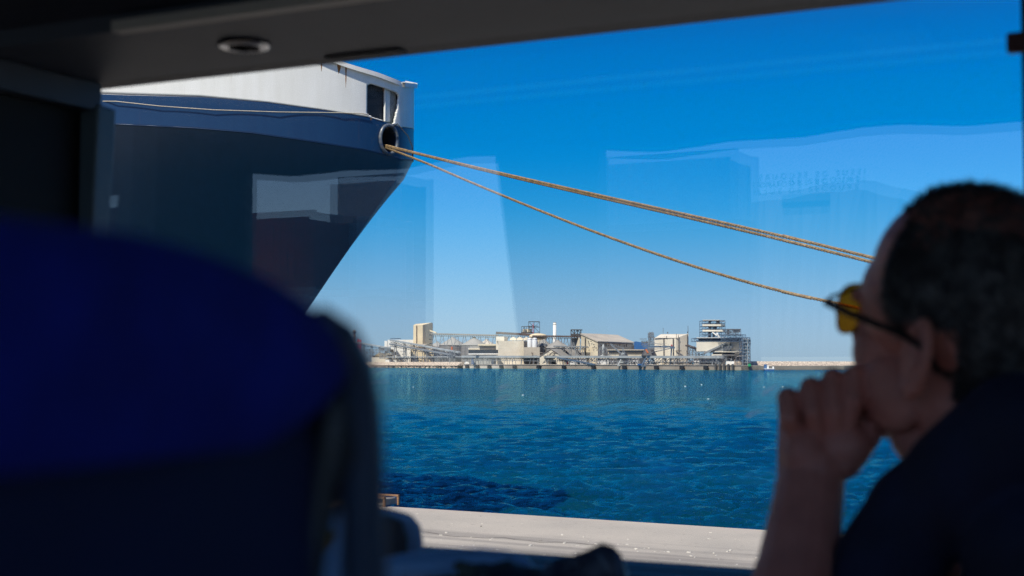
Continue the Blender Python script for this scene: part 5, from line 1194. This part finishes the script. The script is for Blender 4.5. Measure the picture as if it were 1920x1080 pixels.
for i in range(24000):
    z_=rg_.uniform(-1,1); a_=rg_.uniform(0,2*math.pi); s_=math.sqrt(1-z_*z_); nf,nl,nu=s_*math.cos(a_),s_*math.sin(a_),z_
    k_=1.0
    f,l,u=cran(nf,nl,nu)
    z0=hairzone(f,l,u)
    if z0==0 or rg_.random()>z0+.05: continue
    if nl!=0 and abs(l)>.055 and -.062<f<.0 and u<.025: continue
    p=HL(f,l,u); n_=(F2*nf/.1+Ll*nl/.078+U2*nu/.086).normalized()
    comb=(-F2*.9-U2*.55+Uu*0).normalized(); comb=(comb-n_*comb.dot(n_)).normalized()
    L_=rg_.uniform(.012,.024)*(1.0 if z0==1 else .85); lift=.22 if z0==1 else .40
    jit=Vector((rg_.gauss(0,.22),rg_.gauss(0,.22),rg_.gauss(0,.22)))
    d_=(comb+n_*lift+jit).normalized(); w_=d_.cross(n_).normalized()*.0007
    m_=p+d_*L_*.6+n_*.001; e_=p+(d_+comb*.4-n_*.1).normalized()*L_
    bl.add([p-w_-n_*.001,p+w_-n_*.001,m_+w_*.8,m_-w_*.8,e_],[(0,1,2,3),(3,2,4)])
hair=pchild(bl,'hair',mat('hair',(.045,.040,.040),.6,c2=(.17,.16,.155),scale=60,contrast=(.44,.70)),False)
cp=MB(); n1,n2=48,30; idx={}; 
for j in range(n2+1):
    t_=math.pi*j/n2
    for i in range(n1):
        a_=2*math.pi*i/n1; nf,nl,nu=math.sin(t_)*math.cos(a_),math.sin(t_)*math.sin(a_),math.cos(t_); f,l,u=cran(nf,nl,nu,1.018)
        idx[(j,i)]=(len(cp.v),(f,l,u)); cp.v.append(tuple(HL(f,l,u)))
for j in range(n2):
    for i in range(n1):
        c4=[idx[(j,i)],idx[(j+1,i)],idx[(j+1,(i+1)%n1)],idx[(j,(i+1)%n1)]]
        ok=all((c[1][2]-.055) < .058+.014*math.sin(c[1][0]*90)+.010*math.sin(c[1][1]*140+1) for c in c4) and all(hairzone(*c[1])==1.0 and not(abs(c[1][1])>.055 and -.060<c[1][0]<.0 and c[1][2]<.022) for c in c4)
        if ok: cp.f.append(tuple(c[0] for c in c4))
pchild(cp,'hair_base',mat('hair_under',(.016,.014,.016),.9))
# sunglasses
gl=thing('sunglasses','amber tinted sunglasses with black frame worn by the man','sunglasses',tuple(HL(.10,0,.01)))
M['amber']=glass_mat('amber_lens',(.26,.085,.006),.35)
for s_ in (1,-1):
    q=MB(); ol=[]
    for k in range(28):
        a_=2*math.pi*k/28; cc,ss_=math.cos(a_),math.sin(a_); x=.028*abs(cc)**.7*(1 if cc>0 else -1); z_=.0245*abs(ss_)**.75*(1 if ss_>0 else -1)
        if z_<0: x*=.86
        bend=.012*((x+.033)/.06)**2
        ol.append(HL(.103-bend,s_*(.036+x),.006+z_))
    c_=HL(.103,s_*.036,.006); q.add(ol+[c_],[(k,(k+1)%28,28) for k in range(28)]); q.build('lens',M['amber'],gl,True)
    q=MB(); q.tube(ol+[ol[0]],.0009,6,False); q.tube([HL(.097,s_*.068,.014),HL(.091,s_*.076,.013),HL(.05,s_*.0835,.012),HL(-.03,s_*.089,.011),HL(-.055,s_*.086,.004),HL(-.068,s_*.080,-.012)],[.0030,.0042,.0036,.0034,.0032,.0026],8); q.build('temple_arm',M['panelb'],gl,True)
q=MB(); q.tube([HL(.099,-.062,.018),HL(.104,-.035,.024),HL(.106,0,.020),HL(.104,.035,.024),HL(.099,.066,.017)],.0017,8); q.build('bridge',M['panelb'],gl,True)
# his seat
ms=thing('passenger_chair','coach seat that the man with the sunglasses sits in','seat',tuple(hip+E1*.2+Vector((0,0,-.3))))
hb_=hip-Vector((0,0,ZC)); ha,hbb=hip.dot(E1),hip.dot(E2); hz_=hip.z-ZC
q=MB(); bbox(q,ha-.42,ha+.16,hbb-.22,hbb+.20,hz_-.28,hz_-.12); bevel(q.build('seat_cushion',M['fabricd'],ms),.03)
q=MB(); bbox(q,ha+.17,ha+.27,hbb-.22,hbb+.20,hz_-.2,hz_+.52); bevel(q.build('backrest',M['fabricd'],ms),.03)
q=MB(); bbox(q,ha-.3,ha+.1,hbb-.15,hbb+.15,FL,hz_-.28); q.build('base',M['trimd'],ms)

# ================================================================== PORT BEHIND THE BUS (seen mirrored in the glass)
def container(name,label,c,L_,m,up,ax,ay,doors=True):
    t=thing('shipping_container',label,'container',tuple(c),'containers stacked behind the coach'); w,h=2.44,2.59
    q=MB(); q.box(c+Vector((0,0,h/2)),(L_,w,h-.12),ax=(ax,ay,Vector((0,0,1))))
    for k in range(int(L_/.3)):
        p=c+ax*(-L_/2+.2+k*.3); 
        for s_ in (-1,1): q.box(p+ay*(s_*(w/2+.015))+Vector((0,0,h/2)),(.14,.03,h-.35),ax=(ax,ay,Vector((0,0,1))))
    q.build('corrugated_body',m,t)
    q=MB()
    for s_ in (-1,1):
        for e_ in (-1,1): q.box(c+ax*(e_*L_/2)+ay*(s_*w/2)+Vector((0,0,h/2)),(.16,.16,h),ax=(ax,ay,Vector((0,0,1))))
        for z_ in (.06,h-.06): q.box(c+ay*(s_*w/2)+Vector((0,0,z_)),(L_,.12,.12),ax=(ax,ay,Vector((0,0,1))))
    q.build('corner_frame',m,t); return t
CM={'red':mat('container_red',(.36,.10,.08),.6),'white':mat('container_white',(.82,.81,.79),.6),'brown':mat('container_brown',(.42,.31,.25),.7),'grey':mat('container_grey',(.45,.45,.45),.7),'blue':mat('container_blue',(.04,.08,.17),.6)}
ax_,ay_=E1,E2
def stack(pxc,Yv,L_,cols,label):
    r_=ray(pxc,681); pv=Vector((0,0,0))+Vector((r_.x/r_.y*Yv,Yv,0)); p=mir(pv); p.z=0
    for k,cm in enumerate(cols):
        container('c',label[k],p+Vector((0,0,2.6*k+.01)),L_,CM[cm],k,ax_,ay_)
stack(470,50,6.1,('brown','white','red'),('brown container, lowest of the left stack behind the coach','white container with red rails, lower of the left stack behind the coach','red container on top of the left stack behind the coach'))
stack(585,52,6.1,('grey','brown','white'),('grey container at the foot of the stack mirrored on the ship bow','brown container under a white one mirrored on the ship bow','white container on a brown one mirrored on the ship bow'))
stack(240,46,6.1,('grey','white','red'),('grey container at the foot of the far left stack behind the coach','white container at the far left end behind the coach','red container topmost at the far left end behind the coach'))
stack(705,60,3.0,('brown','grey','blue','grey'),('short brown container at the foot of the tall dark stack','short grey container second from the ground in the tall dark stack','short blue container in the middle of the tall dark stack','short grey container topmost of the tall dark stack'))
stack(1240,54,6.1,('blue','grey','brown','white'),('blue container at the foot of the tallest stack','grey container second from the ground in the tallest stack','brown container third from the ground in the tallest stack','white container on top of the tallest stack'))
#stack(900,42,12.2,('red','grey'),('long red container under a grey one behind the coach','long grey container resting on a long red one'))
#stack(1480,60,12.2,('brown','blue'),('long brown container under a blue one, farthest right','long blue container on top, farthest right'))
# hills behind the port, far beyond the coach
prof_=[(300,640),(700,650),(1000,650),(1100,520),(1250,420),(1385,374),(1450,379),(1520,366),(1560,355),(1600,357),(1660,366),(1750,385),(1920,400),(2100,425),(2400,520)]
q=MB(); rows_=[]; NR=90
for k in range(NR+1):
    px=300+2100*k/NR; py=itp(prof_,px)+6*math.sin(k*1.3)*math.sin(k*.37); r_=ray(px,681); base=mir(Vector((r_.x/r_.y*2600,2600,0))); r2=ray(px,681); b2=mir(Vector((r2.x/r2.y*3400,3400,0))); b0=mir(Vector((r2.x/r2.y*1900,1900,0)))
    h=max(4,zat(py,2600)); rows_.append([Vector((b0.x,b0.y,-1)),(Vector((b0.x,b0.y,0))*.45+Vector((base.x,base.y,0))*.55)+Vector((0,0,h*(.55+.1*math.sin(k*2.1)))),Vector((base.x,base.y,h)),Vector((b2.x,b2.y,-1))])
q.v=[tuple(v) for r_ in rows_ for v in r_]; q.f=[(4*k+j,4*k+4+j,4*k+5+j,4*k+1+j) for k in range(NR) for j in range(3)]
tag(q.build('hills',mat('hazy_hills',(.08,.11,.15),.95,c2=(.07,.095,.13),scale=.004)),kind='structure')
# cleanup of helper properties
for o in bpy.data.objects:
    for k in ('_o','_w'):
        if k in o: del o[k]
